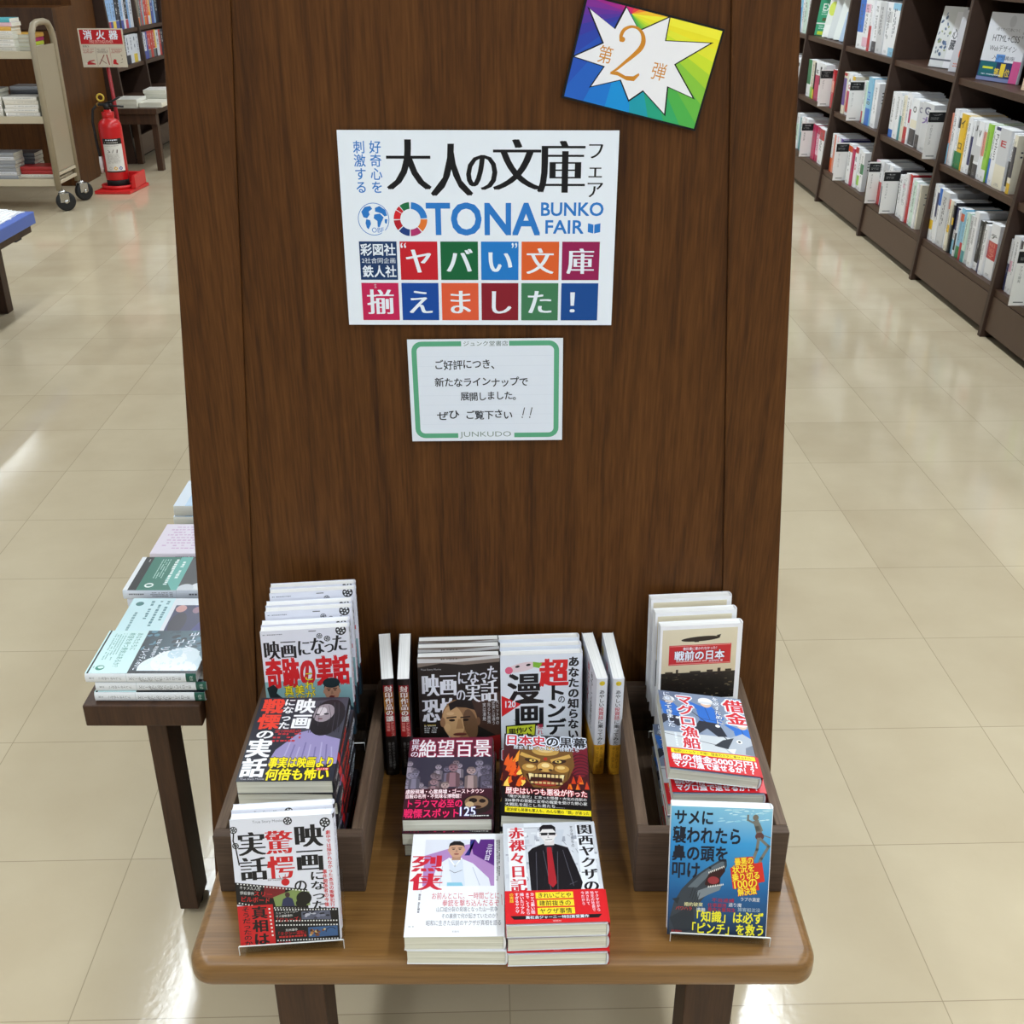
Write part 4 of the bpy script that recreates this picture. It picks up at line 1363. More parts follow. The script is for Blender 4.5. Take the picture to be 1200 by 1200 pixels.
# 11 fishermen hauling tuna, red band
a = Art(105, 148, (128, 144, 170))
a.poly([(0, 0), (30, 0), (0, 40)], (98, 112, 140)); a.poly([(40, 60), (105, 20), (105, 110), (60, 110)], (142, 156, 180)); a.rect(0, 80, 105, 112, (206, 212, 218)); a.line([(0, 84), (60, 96), (105, 92)], .9, (90, 96, 110))
def fisher(x, y, s, coat, fl=1):
    a.poly([(x - 8 * s, y + 34 * s), (x - 10 * s, y + 16 * s), (x - 4 * s, y + 8 * s), (x + 8 * s, y + 8 * s), (x + 13 * s, y + 18 * s), (x + 12 * s, y + 36 * s)], coat)
    a.poly([(x - 3 * s, y + 9 * s), (x - 16 * s * fl, y + 2 * s), (x - 20 * s * fl, y + 4 * s), (x - 6 * s * fl, y + 18 * s)], coat)
    a.line([(x + 8 * s, y + 14 * s), (x + 15 * s, y + 26 * s), (x + 10 * s, y + 38 * s)], 6 * s, coat)
    a.poly([(x - 9 * s, y + 34 * s), (x + 12 * s, y + 36 * s), (x + 18 * s, y + 56 * s), (x + 8 * s, y + 58 * s), (x - 2 * s, y + 46 * s), (x - 14 * s, y + 58 * s), (x - 20 * s, y + 54 * s)], (38, 44, 58))
    a.line([(x, y + 10 * s), (x + 3 * s, y + 30 * s)], .7, (20, 50, 110)); a.line([(x - 6 * s, y + 30 * s), (x + 11 * s, y + 32 * s)], .7, (20, 50, 110))
    a.ell(x + 2 * s, y + 3 * s, 6 * s, 7 * s, (224, 190, 166)); a.ell(x + 2 * s, y - 1 * s, 8 * s, 6 * s, (238, 240, 244)); a.ell(x + 2 * s, y + 2 * s, 9 * s, 1.8 * s, (214, 218, 226)); a.ell(x + 10 * s, y + 40 * s, 2.6 * s, 2.4 * s, (238, 238, 240))
fisher(56, 14, 1.15, (44, 112, 204)); fisher(10, 16, .9, (44, 112, 204), 1); fisher(96, 52, 1.0, (44, 112, 204))
a.line([(36, 34), (60, 62), (84, 96)], 1.2, (40, 46, 56))
a.poly([(70, 100), (80, 80), (96, 70), (105, 78), (105, 112), (76, 112)], (176, 184, 196)); a.ell(90, 86, 3.6, 3.6, (240, 242, 244)); a.ell(90, 86, 1.8, 1.8, (24, 28, 34)); a.poly([(72, 102), (84, 100), (80, 110)], (230, 234, 238)); a.poly([(96, 96), (105, 90), (105, 110), (94, 108)], (120, 128, 144)); a.poly([(58, 98), (70, 86), (84, 80), (74, 102)], (46, 52, 62))
a.tv('マグロ漁船', 20, 4, 22, 104, (214, 36, 48), .025, o=WH, ob=.08)
a.tv('借金', 80, 4, 27, 50, (214, 36, 48), .025, hb=.01, o=WH, ob=.08)
a.tv('を返すために', 67, 2, 9, 54, WH, .02, o=(60, 72, 96), ob=.05)
a.tv('に乗ってきました', 5, 2, 10, 70, WH, .025, o=(50, 66, 100), ob=.05); a.greek(12, 82, 5, 24, WH, 1, True, seed=15)
ART_K = a
b2 = Art(105, 36, (206, 34, 44))
b2.rect(4, 1.5, 103, 9, (246, 226, 50)); b2.t('船酔い・シケ・不眠！借金のカタに乗せられた', 7, 2.4, 92, 5.4, (90, 70, 20), .008)
b2.t('親の借金5000万円！', 4, 10, 99, 12, WH, .035); b2.t('マグロ漁で返せるか！？', 4, 22, 99, 12, WH, .035)
BAND_K = b2
sp = Art(15, 148, (224, 226, 232)); sp.tv('マグロ漁船', 4, 10, 7, 60, (214, 36, 48), .02); sp.rect(0, 112, 15, 148, (206, 34, 44)); SP_K = sp

# 12 shark and swimmer
a = Art(105, 148, (62, 160, 214))
a.add([(0, 0), (105, 0), (105, 40), (0, 40), (105, 95), (0, 95), (105, 148), (0, 148)], [(0, 1, 2, 3), (3, 2, 4, 5), (5, 4, 6, 7)], [(116, 190, 226), (150, 206, 230), (62, 158, 216), (44, 140, 206), (24, 96, 156), (20, 92, 150), (12, 30, 56), (10, 28, 50)])
r = random.Random(17)
for i in range(46):
    x, y = r.uniform(52, 102), r.uniform(1, 16)
    a.ell(x, y, r.uniform(1, 5), r.uniform(.3, .8), r.choice(((176, 222, 240), (140, 204, 230), (206, 236, 246))), r.uniform(-14, 4), n=8)
# shark
a.add([(2, 148), (2, 130), (6, 110), (14, 94), (24, 82), (38, 70), (52, 60), (57, 57.5), (60, 60), (60.5, 66), (57, 74), (52, 80), (54, 86), (55, 90), (52, 94), (40, 100), (32, 112), (28, 130), (34, 148)],
      [(0, 1, 18), (1, 2, 17, 18), (2, 3, 16, 17), (3, 4, 15, 16), (4, 5, 12, 15), (5, 6, 11, 12), (6, 7, 8, 11), (8, 9, 10, 11), (12, 13, 14, 15)], (54, 62, 72))
a.poly([(20, 92), (34, 76), (50, 64), (57, 60), (58, 68), (50, 76), (40, 80), (30, 92)], (96, 108, 118))
a.poly([(40, 80), (44, 72), (58, 66), (59, 72), (54, 80), (54, 88), (44, 92), (38, 88)], (48, 14, 18)); a.ell(47, 83, 6, 4.4, (150, 50, 58)); a.poly([(30, 96), (44, 90), (56, 88), (54, 94), (42, 100), (32, 106)], (124, 134, 142))
for i in range(9):
    x, y = 42 + i * 1.9, 73.5 - i * .9
    a.poly([(x - .8, y), (x + .8, y - .4), (x + .1, y + 2.4)], (240, 240, 236)); a.poly([(x - .8, 91.5 - i * .4), (x + .8, 91.2 - i * .4), (x, 89 - i * .4)], (240, 240, 236))
a.ell(43, 69, 1.3, 1.3, (10, 10, 12)); a.poly([(4, 106), (10, 112), (12, 104)], (36, 44, 52)); a.poly([(2, 128), (26, 112), (30, 140), (10, 148)], (40, 48, 58))
for i in range(4): a.line([(26 + i * 2.4, 92 + i * 2), (23 + i * 2.4, 104 + i * 2)], .7, (34, 40, 48))
# swimmer
SK = (122, 120, 112)
a.line([(89, 16), (91, 22), (93, 30)], 6, SK); a.ell(88, 10, 3, 3.4, (120, 110, 96)); a.line([(86, 16), (80, 13), (80, 8)], 2, SK); a.line([(92, 17), (95, 24)], 2, SK); a.ell(93, 31, 4.6, 4.4, (96, 60, 56))
a.line([(92, 34), (91, 46), (88, 56)], 3, SK); a.line([(94, 34), (103, 42), (96, 56), (94, 62)], 3, SK); a.line([(98, 30), (104, 32)], 1, SK)
NB = (14, 22, 40)
a.t('サメに', 3, 3, 42, 18, NB, .03); a.t('襲われたら', 2, 22, 73, 20, NB, .03); a.t('鼻の頭を', 2, 43, 60, 19, NB, .03); a.t('叩け', 2, 62, 31, 20, NB, .03)
a.poly([(64, 68), (97, 60), (101, 82), (68, 92)], (214, 46, 36)); a.poly([(70, 56), (87, 54), (96, 92), (74, 96)], (214, 46, 36))
for i, (tx, x, w) in enumerate((('最悪の', 68, 20), ('状況を', 66, 24), ('乗り切る', 66, 30), ('100の', 69, 24), ('解決策', 73, 20))):
    a.t(tx, x, 55 + i * 8.6, w, 9.4, (252, 232, 60), .02, rot=-9, o=(206, 60, 30), ob=.05)
for tx, x, y, w, c in (('ラブホ満室', 76, 101, 21, (220, 224, 230)), ('通り魔', 64, 108, 14, (220, 224, 230)), ('旅客船沈没', 74, 113, 24, (170, 190, 206)), ('婚約破棄', 17, 109, 20, (230, 226, 170)), ('遭難', 30, 115, 10, (220, 224, 230)), ('パワハラ', 8, 114, 18, (206, 60, 60)), ('不当逮捕', 46, 103, 24, (176, 40, 60)), ('仕事漏洩', 42, 109, 20, (176, 40, 60)), ('毒虫大量発生', 42, 114, 30, (176, 40, 60))):
    a.t(tx, x, y, w, 5, c, .008)
a.t('「知識」は必ず', 24, 118, 78, 14, (244, 236, 50), .025); a.t('「ピンチ」を救う', 20, 132, 84, 14, (244, 236, 50), .025)
a.t('彩図社', 4, 142, 12, 4, (206, 46, 50))
ART_L = a
sp = Art(14, 148, (236, 238, 242)); sp.tv('サメに襲われたら', 4, 10, 6.5, 90, NB, .02); SP_L = sp

# 13 black spine, red and gold block of white lettering
sp = Art(15.5, 148, (20, 17, 18))
sp.rect(1.8, 8, 13.7, 62, (150, 96, 40)); sp.rect(1.8, 8, 13.7, 18, (140, 30, 32)); sp.rect(1.8, 50, 13.7, 86, (158, 34, 36)); sp.rect(1.8, 30, 6, 44, (170, 120, 56))
sp.tv('封印作品の謎', 3, 9, 9.6, 54, (244, 240, 236), .03, o=(120, 30, 30), ob=.05)
sp.tv('テレビアニメ', 8.2, 64, 4.6, 22, (236, 190, 180), .01); sp.tv('特撮編', 3, 64, 4.4, 14, (236, 160, 150), .01)
sp.tv('あのウルトラの闇を', 8.2, 95, 3.6, 44, (130, 128, 128)); sp.tv('追う大人の話題作', 3.4, 95, 3.6, 40, (130, 128, 128))
sp.rect(1.5, 142, 14, 142.4, (90, 90, 90))
SP_M = sp
fa = Art(105, 148, (24, 20, 22)); fa.tv('封印', 60, 8, 30, 60, WH, .03); ART_M = fa
# 14 white spine with ochre foot
sp = Art(14, 148, (230, 232, 240))
sp.ell(7, 6.5, 3.4, 3.4, (232, 206, 60)); sp.t('鉄人', 4.6, 5.4, 4.8, 2.4, (150, 120, 30))
x = 3.6
cells = [('あ', KK), ('や', KK), ('し', KK), ('い', KK), ('投', (200, 60, 80)), ('資', (200, 60, 80)), ('話', (200, 60, 80)), ('に', KK), ('乗', KK), ('っ', KK), ('て', KK), ('み', KK), ('た', KK)]
for i, (c, q) in enumerate(cells):
    sp.t(c, 3.6, 16 + i * 6.5, 7, 6.5, q, .012)
sp.rect(0, 101, 14, 148, (222, 164, 46))
sp.tv('見え隠れする', 7.4, 104, 4.2, 34, (150, 100, 20), .01); sp.tv('やってみました', 2.6, 104, 4.2, 34, (150, 100, 20), .01); sp.greek(4, 144, 6, 2, (150, 100, 20), 1)
SP_N = sp
fa = Art(105, 148, (230, 232, 240)); fa.rect(0, 101, 105, 148, (222, 164, 46)); fa.tv('あやしい投資話に', 70, 10, 14, 84, KK, .02); fa.tv('乗ってみた', 48, 10, 14, 60, (200, 60, 80), .02)
r = random.Random(2)
for i in range(9):
    q = r.uniform(8, 40); fa.line([(q, 30 + i * 6), (q + 20, 26 + i * 6), (q + 30, 34 + i * 6)], .6, (90, 90, 110))
fa.ell(14, 20, 7, 7, (232, 206, 60)); ART_N = fa

# ------------------------------------------------------------------ the paperbacks in place
for key, t, f, s, base, pg in (('A', .0125, ART_A, SP_A, (224, 226, 236), 'pages_w'), ('B', .0172, ART_B, SP_B, (30, 30, 36), 'pages'), ('C', .0128, ART_C, SP_C, (222, 224, 236), 'pages_w'),
                         ('D', .0142, ART_D, SP_D, (20, 18, 20), 'pages_w'), ('E', .0142, ART_E, SP_E, (230, 232, 240), 'pages_w'), ('F', .0175, ART_F, SP_F, (60, 26, 38), 'pages'),
                         ('G', .0175, ART_G, SP_G, (24, 18, 20), 'pages'), ('H', .0192, ART_H, SP_H, (238, 239, 244), 'pages'), ('I', .0171, ART_I, SP_I, (214, 216, 224), 'pages'),
                         ('J', .0142, ART_J, SP_J, (238, 238, 242), 'pages_w'), ('K', .0146, ART_K, SP_K, (224, 226, 232), 'pages'), ('L', .0135, ART_L, SP_L, (238, 240, 244), 'pages_w'),
                         ('M', .0155, ART_M, SP_M, (20, 17, 18), 'pages_w'), ('N', .0142, ART_N, SP_N, (230, 232, 240), 'pages_w')):
    book_meshes(key, BW, BH, t, f, s, base, pg)
THICK = dict(A=.0125, B=.0172, C=.0128, D=.0142, E=.0142, F=.0175, G=.0175, H=.0192, I=.0171, J=.0142, K=.0146, L=.0135, M=.0155, N=.0142)

def band_mesh(art, t, y0, y1, red):
    k = (BW - .0015) * 1000 / art.w
    hh = (y1 - y0)
    g = .0005
    parts = [slab(-.0006, BW - .002, y0, y1, t + .0016, t + .0019, red), slab(BW + .0005, BW + .0008, y0, y1, -.0004, t + .0006, red), slab(-.0006, BW + .0008, y0, y1, -.0006, -.0003, red),
             slab(BW - .002, BW + .0008, y0, y1, t + .0004, t + .0008, red)]
    parts.append(art_part(art, lambda x, y, z: (x * k, y0 + y * hh * 1000 / art.h, t + .0019 + z)))
    return ink_mesh('paper_band', parts, M['print'])
BMESH_I = band_mesh(BAND_I, THICK['I'], 0.001, 0.045, (214, 32, 38))
BMESH_K = band_mesh(BAND_K, THICK['K'], 0.001, 0.036, (206, 34, 44))

def upright_set(key, n, x, y, z, yaw, tilt, labels, group, gap=.0007, jit=.6, roll=0.0, drop=None, extra=None):
    """n copies standing one behind another; the pose is that of the front cover of the first"""
    t = THICK[key]
    m = pose(x, y, z, yaw, tilt, roll)
    off = t
    for i in range(n):
        dx = 0 if i == 0 else RND.uniform(-.001, .001) * jit
        ex = (extra or {}).get(i, (0, 0, 0))
        mm = m @ Matrix.Translation((dx + ex[0], ex[1] + (off - t) * math.tan(math.radians(tilt)), -off + ex[2]))
        place_book('paperback', key, mm, labels[i], group)
        off += t + gap + INKH[key]
def flat_stack(key, n, x, y, z, yaws, labels, group, band=None, shift=None, tilt=90, cant=0.0):
    t = THICK[key]
    for i in range(n):                 # i = 0 is the topmost
        zz = z + (n - 1 - i) * (t + INKH[key] + (.0026 if band else .0006))
        sx, sy = (shift or {}).get(i, (0, 0))
        m = pose(x + sx, y + sy, zz, yaws[i % len(yaws)], tilt)
        if i == 0 and cant:            # the top copy rides up on one side
            m = m @ Matrix.Translation((BW, 0, 0.001)) @ Matrix.Rotation(math.radians(cant), 4, 'Y') @ Matrix.Translation((-BW, 0, 0))
        place_book('paperback', key, m, labels[i], group, band=band)

def copies(first, mid, what, n):
    o = ['second', 'third', 'fourth', 'fifth', 'sixth', 'seventh', 'eighth']
    return [first] + [f'{mid} copy of {what}, {o[i]} from the front' for i in range(n - 1)]

upright_set('A', 2, -.2845, .8262, .3795, 4.9, 12.4, ['white paperback with film reels and red corner block, in front of the left crate', 'copy standing right behind the white paperback with the red corner block'], 'white film reel paperbacks at the left front')
nth = ['topmost', 'second', 'third', 'fourth', 'fifth', 'sixth', 'seventh', 'eighth']
NB_ = 8
flat_stack('B', NB_, -.2955, .921, .3795, [0.8, -1.2, 1.5, .2, -.8, 1, -.3, .6], ['dark paperback with a ghostly girl and yellow lettering, lying on top in the left crate'] + [f'dark ghost girl paperback, {nth[i]} from the top of the pile in the left crate' for i in range(1, NB_)], 'dark ghost girl paperbacks piled in the left crate', shift={0: (.001, -.003), 2: (.003, .002), 4: (-.002, .0), 6: (.002, -.002)})
upright_set('C', 6, -.2965, 1.0830, .447, 6.0, 6.0, copies('white paperback with a man in a knitted cap, foremost standing in the left crate', 'white knitted cap', 'the paperback standing in the left crate', 6), 'knitted cap paperbacks standing in the left crate', extra={0: (0, 0, .0), 1: (.0, .0, 0), 2: (.004, .009, -.001), 3: (.004, .009, -.001), 4: (.007, .017, -.002), 5: (.007, .017, -.002)})
upright_set('D', 3, -.1178, 1.1290, .3745, 3.0, 9.0, ['dark paperback showing a man in a jacket, standing at the centre before the panel', 'dark paperback standing right behind the one with the man in a jacket', 'dark paperback at the back of the centre set, nearest the panel'], 'dark film paperbacks standing at the centre', extra={1: (0, .001, -.005), 2: (.0, -.001, -.010)})
upright_set('E', 3, -.0135, 1.1330, .3745, 3.5, 9.0, ['white paperback with big black and red brush lettering, standing at the centre right', 'white paperback standing right behind the brush lettered one', 'white paperback at the back of the brush lettered set, nearest the panel'], 'white brush lettered paperbacks at the centre', extra={1: (0, .001, -.002), 2: (0, .002, -.003)})
flat_stack('F', 3, -.1258, .9655, TZ + .0005, [1.0, -.8, 1.4], ['maroon titled paperback with a crowd of clay figures, top of its pile', 'maroon paperback in the middle of the clay figure pile', 'maroon paperback at the bottom of the clay figure pile'], 'clay figure paperbacks piled at the centre', shift={1: (-.001, -.002), 2: (.001, 0)})
flat_stack('G', 3, -.0135, .9665, TZ + .0005, [-1.2, .5, -.4], ['paperback with a golden demon mask among flames, top of its pile', 'flame covered paperback in the middle of the golden mask pile', 'flame covered paperback at the bottom of the golden mask pile'], 'golden mask paperbacks piled at the centre', shift={1: (-.001, .001), 2: (.0, -.001)}, cant=3)
flat_stack('H', 2, -.1112, .8115, TZ + .0005, [.6, -.4], ['white paperback with a man in a pale kimono and red title, top of its pile', 'white paperback under the one with the man in a kimono'], 'kimono paperbacks piled at the front edge', shift={1: (.002, 0)})
flat_stack('I', 3, -.0055, .8090, TZ + .0009, [2.0, 2.6, 1.6], ['paperback with a drawn man in black suit and red band, top of its pile', 'red banded paperback in the middle of the black suit pile', 'red banded paperback at the bottom of the black suit pile'], 'black suit paperbacks piled at the front edge', band=BMESH_I, shift={1: (.001, .001), 2: (.001, -.001)})
upright_set('J', 3, .1850, 1.135, .420, 5.0, 6.0, ['beige paperback with airship and red label, foremost of the set in the right crate', 'white edged paperback standing right behind the airship one', 'white edged paperback at the back of the airship set, nearest the panel'], 'airship paperbacks standing in the right crate', extra={1: (-.003, .008, -.004), 2: (-.004, .016, -.009)})
NK = 6
flat_stack('K', NK, .1775, .966, .3797, [-1.5, -1, .5, -1.5, 0, -.6], ['paperback of fishermen hauling tuna, red banded, lying askew on top in the right crate'] + [f'tuna fishing paperback, {nth[i]} from the top of the pile in the right crate' for i in range(1, NK)], 'tuna fishing paperbacks piled in the right crate', band=BMESH_K, shift={0: (-.003, .006), 1: (.004, 0)}, cant=7)
upright_set('L', 1, .1650, .8445, .3775, -4.0, 15.0, ['blue paperback with an open mouthed shark and swimmer, in front of the right crate'], None, roll=0.8)
def spine_out(key, x, y, z, yaw, label, group):
    """standing with its spine towards the aisle; x, y is the left front corner of the spine"""
    t = THICK[key]
    m = Matrix.Translation((x, y, z)) @ Matrix.Rotation(math.radians(yaw), 4, 'Z') @ Matrix.Translation((t, BW, 0)) @ Matrix(((0, 0, -1, 0), (-1, 0, 0, 0), (0, 1, 0, 0), (0, 0, 0, 1)))
    return place_book('paperback', key, m, label, group)
spine_out('M', -.1595, 1.1065, TZ + .0004, 8.0, 'black paperback with red and gold spine, the one nearer the left crate', 'black spined paperbacks at the centre')
spine_out('M', -.1405, 1.1065, TZ + .0004, 3.6, 'black paperback with red and gold spine, touching the man in a jacket set', 'black spined paperbacks at the centre')
spine_out('N', .1035, 1.1085, TZ + .0004, 6.8, 'white paperback with ochre foot on its spine, next to the brush lettered set', 'white and ochre paperbacks at the centre right')
spine_out('N', .1235, 1.1085, TZ + .0004, 3.2, 'white paperback with ochre foot on its spine, nearer the right crate', 'white and ochre paperbacks at the centre right')

# ------------------------------------------------------------------ clear acrylic stands
def book_stand(label, x, y, z, w, yaw, depth=.05, lip=.015, riser=0.0, back=0.0, tilt=12):
    o = thing('acrylic_stand', label, 'book stand', (x, y, z), math.radians(yaw))
    MB().box(-w / 2, w / 2, .0024, depth, riser, riser + .002, .0004).build('base_plate', M['acrylic'], o)
    MB().box(-w / 2, w / 2, 0, .0022, riser, riser + lip, .0005).build('front_lip', M['acrylic'], o)
    MB().box(-w / 2, w / 2, .0004, .0018, riser + lip + .0001, riser + lip + .0007).build('lip_highlight', M['highlight'], o)  # added white strip: the lip's edge highlight put in as colour
    for s in (-1, 1):
        a, b = sorted((s * (w / 2 + .0001), s * (w / 2 + .0007)))
        MB().box(a, b, .0004, .0018, riser, riser + lip).build('lip_highlight', M['highlight'], o)  # same painted highlight down both ends of the lip
    if riser:
        for s in (-1, 1):
            a, b = sorted((s * (w / 2), s * (w / 2 - .002)))
            MB().box(a, b, .003, depth, 0, riser - .0002).build('riser_side', M['acrylic'], o)
    if back:
        k = math.tan(math.radians(tilt))
        MB().prism([(depth, riser + .0002), (depth + .002, riser + .0002), (depth + .002 + k * back, riser + back), (depth + k * back, riser + back)], 'X', -w / 2, w / 2).build('back_plate', M['acrylic'], o)
    return o
book_stand('clear acrylic stand under the white film reel paperbacks at the front left', -.2315, .8268, TZ + .0003, .108, 4.9, depth=.039, lip=.012, back=.06, tilt=12.4)
book_stand('clear acrylic stand under the shark paperback at the front right', 0.2205, .8372, TZ + .0003, .104, -4.0, depth=.031, lip=.012, back=.06, tilt=15)
book_stand('clear acrylic riser under the knitted cap paperbacks in the left crate', -.2395, 1.0715, TZ + .0093, .118, 3.0, depth=.115, riser=.056, lip=.012)
book_stand('clear acrylic riser under the airship paperbacks in the right crate', .2300, 1.1345, TZ + .0093, .108, 2.0, depth=.055, riser=.03, lip=.01)

# ------------------------------------------------------------------ flat books on the side table (spines to the aisle end, heads to the right)
def lying(key, x, y, z, yaw, label, group, flip=0):
    """lying face up, spine towards the camera, head to the right; x, y = left front corner"""
    w = LYW[key]
    m = Matrix.Translation((x, y, z)) @ Matrix.Rotation(math.radians(yaw), 4, 'Z') @ Matrix(((0, 1, 0, 0), (-1, 0, 0, w), (0, 0, 1, 0), (0, 0, 0, 1)))
    return place_book('paperback', key, m, label, group)
LYW = {}
# dark and misty picture above a pale cyan band
a = Art(105, 148, (34, 50, 60))
a.rect(0, 0, 105, 92, (74, 112, 130), (30, 44, 54))
r = random.Random(4)
for i in range(46):
    a.ell(r.uniform(0, 46), r.uniform(0, 92), r.uniform(2, 7), r.uniform(1.5, 5), r.choice(((24, 36, 44), (40, 66, 80), (84, 130, 150))), r.uniform(0, 90), n=8)
for x, y, rx, ry, c in ((84, 30, 34, 32, (206, 226, 236)), (64, 26, 22, 20, (216, 232, 240)), (92, 62, 26, 20, (222, 236, 242)), (76, 44, 26, 24, (236, 243, 247)), (96, 24, 20, 22, (238, 244, 248)), (58, 40, 12, 10, (196, 220, 232))):
    a.ell(x, y, rx, ry, c)
for i in range(26):
    a.ell(r.uniform(46, 104), r.uniform(6, 72), r.uniform(1, 4), r.uniform(.8, 2.4), (214, 230, 238), n=8)
a.rect(99, 0, 105, 92, (20, 28, 36))
a.t('ヨーロッパ・', 4, 18, 60, 14, WH, .02, shear=-.25); a.t('コーリング・', 22, 34, 62, 14, WH, .02, shear=-.25); a.t('リターンズ', 40, 50, 56, 14, WH, .02, shear=-.25)
a.t('社会・政治時評クロニクル', 22, 67, 70, 6, WH, .008); a.t('ブレイディみかこ', 44, 77, 54, 11, WH, .012)
a.rect(0, 92, 105, 148, (206, 236, 238))
a.t('あなたたちに', 6, 97, 44, 9, (74, 150, 140), .008); a.t('希望を持つ勇気はあるか？', 6, 108, 88, 9.5, (74, 150, 140), .008)
a.greek(8, 120, 66, 18, (120, 176, 170), 5, seed=4, fill=.5); a.ell(92, 132, 6, 6, (50, 138, 120)); a.ell(91, 131, 3, 4, (206, 236, 230)); a.greek(88, 140, 9, 2, (70, 140, 126), 1)
a.rect(0, 143.6, 105, 146, (20, 26, 28))
sp = Art(14, 148, (234, 238, 244)); sp.rect(0, 0, 14, 14, (24, 84, 70)); sp.t('社会', 3, 4, 8, 5, (210, 226, 220)); sp.tv('ヨーロッパ・コーリング・リターンズ', 4, 20, 6, 70, (70, 74, 84)); sp.tv('社会・政治時評', 9, 46, 3, 30, (110, 112, 120)); sp.rect(0, 93, 14, 93.5, (190, 204, 210)); sp.tv('ブレイディみかこ', 4.4, 100, 5, 30, (100, 104, 112)); sp.tv('文庫', 5, 136, 3, 7, (110, 112, 120))
book_meshes('P', BW, BH, .0145, a, sp, (236, 240, 246), 'pages_w'); THICK['P'] = .0145; LYW['P'] = BW
# black cover, white cloud, green band with pale lettering
a = Art(105, 148, (28, 30, 34))
a.poly([(84, 0), (105, 0), (105, 66), (94, 66), (88, 40)], (214, 220, 226)); a.ell(92, 26, 12, 20, (226, 230, 236)); a.ell(98, 54, 12, 12, (206, 212, 220))
a.greek(8, 22, 28, 8, (226, 228, 232), 1, seed=2); a.greek(10, 32, 18, 2, (180, 182, 188), 1, seed=5)
a.rect(0, 66, 105, 128, (38, 116, 98)); a.poly([(0, 66), (105, 66), (105, 74), (70, 92), (0, 84)], (96, 178, 168)); a.rect(0, 128, 105, 141, (22, 26, 28)); a.rect(0, 141, 105, 148, (236, 240, 244))
a.greek(8, 74, 66, 9, (226, 244, 240), 1, seed=11); a.greek(8, 86, 90, 9, (226, 244, 240), 1, seed=12); a.greek(8, 99, 70, 16, (180, 220, 210), 4, seed=3, fill=.45); a.ell(90, 112, 7, 7, (226, 240, 236)); a.ell(90, 112, 3, 4.6, (38, 116, 98)); a.greek(8, 132, 12, 3, (200, 200, 200), 1)
sp = Art(15, 148, (228, 234, 246)); sp.greek(5, 12, 5, 40, (90, 94, 106), 1, True, seed=4); sp.greek(3, 72, 8, 34, (120, 124, 136), 3, True, seed=5); sp.greek(5, 116, 4, 24, (120, 124, 136), 1, True, seed=6); sp.rect(0, 66, 15, 66.5, (190, 200, 210))
book_meshes('Q', BW, BH, .0158, a, sp, (228, 234, 246), 'pages_w'); THICK['Q'] = .0158; LYW['Q'] = BW
# white cover, navy picture, pale cyan band
a = Art(105, 148, (226, 232, 240))
a.rect(20, 8, 105, 78, (52, 54, 120)); a.poly([(20, 50), (60, 30), (105, 44), (105, 78), (20, 78)], (40, 40, 84)); a.ell(70, 64, 30, 12, (34, 28, 48)); a.ell(30, 68, 10, 8, (206, 150, 146)); a.ell(34, 44, 9, 6, (150, 110, 130))
a.rect(0, 84, 105, 148, (204, 234, 240)); a.greek(8, 90, 66, 8, (86, 136, 146), 1, seed=3); a.greek(8, 101, 86, 8, (86, 136, 146), 1, seed=4); a.greek(8, 113, 60, 8, (86, 136, 146), 1, seed=5); a.ell(16, 134, 6, 6, (60, 120, 120)); a.greek(40, 130, 50, 8, (120, 160, 166), 1, seed=6)
sp = Art(14, 148, (230, 236, 242)); sp.greek(5, 20, 4, 110, (110, 114, 124), 1, True)
book_meshes('R', BW, BH, .013, a, sp, (226, 236, 242), 'pages_w'); THICK['R'] = .013; LYW['R'] = BW
# pink
a = Art(105, 148, (232, 222, 236)); a.rect(0, 0, 105, 60, (226, 190, 222)); a.greek(10, 66, 84, 70, (206, 170, 206), 9, True, seed=8, fill=.4); a.rect(0, 62, 105, 66, (214, 160, 200))
sp = Art(14, 148, (236, 226, 238)); sp.greek(5, 20, 4, 110, (160, 120, 160), 1, True)
book_meshes('T', BW, BH, .013, a, sp, (236, 228, 240), 'pages_w'); THICK['T'] = .013; LYW['T'] = BW
# white and pale blue
a = Art(105, 148, (226, 236, 248)); a.rect(0, 60, 105, 128, (196, 222, 246)); a.t('うた', 66, 92, 30, 16, (70, 110, 190), .01); a.greek(8, 96, 40, 8, (120, 140, 170), 1)
sp = Art(20, 148, (226, 226, 218)); sp.greek(8, 20, 4, 110, (190, 190, 180), 1, True)
book_meshes('U', BW, BH, .0195, a, sp, (232, 236, 240), 'pages'); THICK['U'] = .0195; LYW['U'] = BW
GB = 'paperbacks on the side table left of the panel'
lab = ['pale cyan and misty blue paperback, top of the nearest pile on the side table', 'white spined paperback in the middle of the nearest pile on the side table', 'white spined paperback at the bottom of the nearest pile on the side table']
for i, (dx, dy) in enumerate(((-.001, .001), (.010, .002), (.007, 0))):
    lying('P', -.5675 + dx, 1.209 + dy, SZ + .0004 + (2 - i) * .0149, (0, .5, 0)[i], lab[i], GB)
lying('R', -.575, 1.327, SZ + .0004, 0, 'pale paperback at the bottom of the low navy picture pile on the side table', GB)
lying('R', -.573, 1.327, SZ + .0138, 0, 'pale cyan paperback with a navy picture, top of its low pile on the side table', GB)
lying('Q', -.590, 1.447, SZ + .0004, 0, 'paperback under the black and green one on the side table', GB)
lying('Q', -.594, 1.445, SZ + .0166, 0, 'black paperback with a green band lying on the side table', GB)
lying('T', -.589, 1.570, SZ + .0004, 0, 'pink paperback lying just behind the black and green one', GB)
lying('T', -.590, 1.570, SZ + .0138, 0, 'pink paperback on top, just behind the black and green one', GB)
lying('U', -.592, 1.715, SZ + .0004, 0, 'thick cream paperback at the bottom of the farthest pile on the side table', GB)
lying('U', -.590, 1.717, SZ + .0203, 0, 'pale blue paperback on top of the farthest pile on the side table', GB)

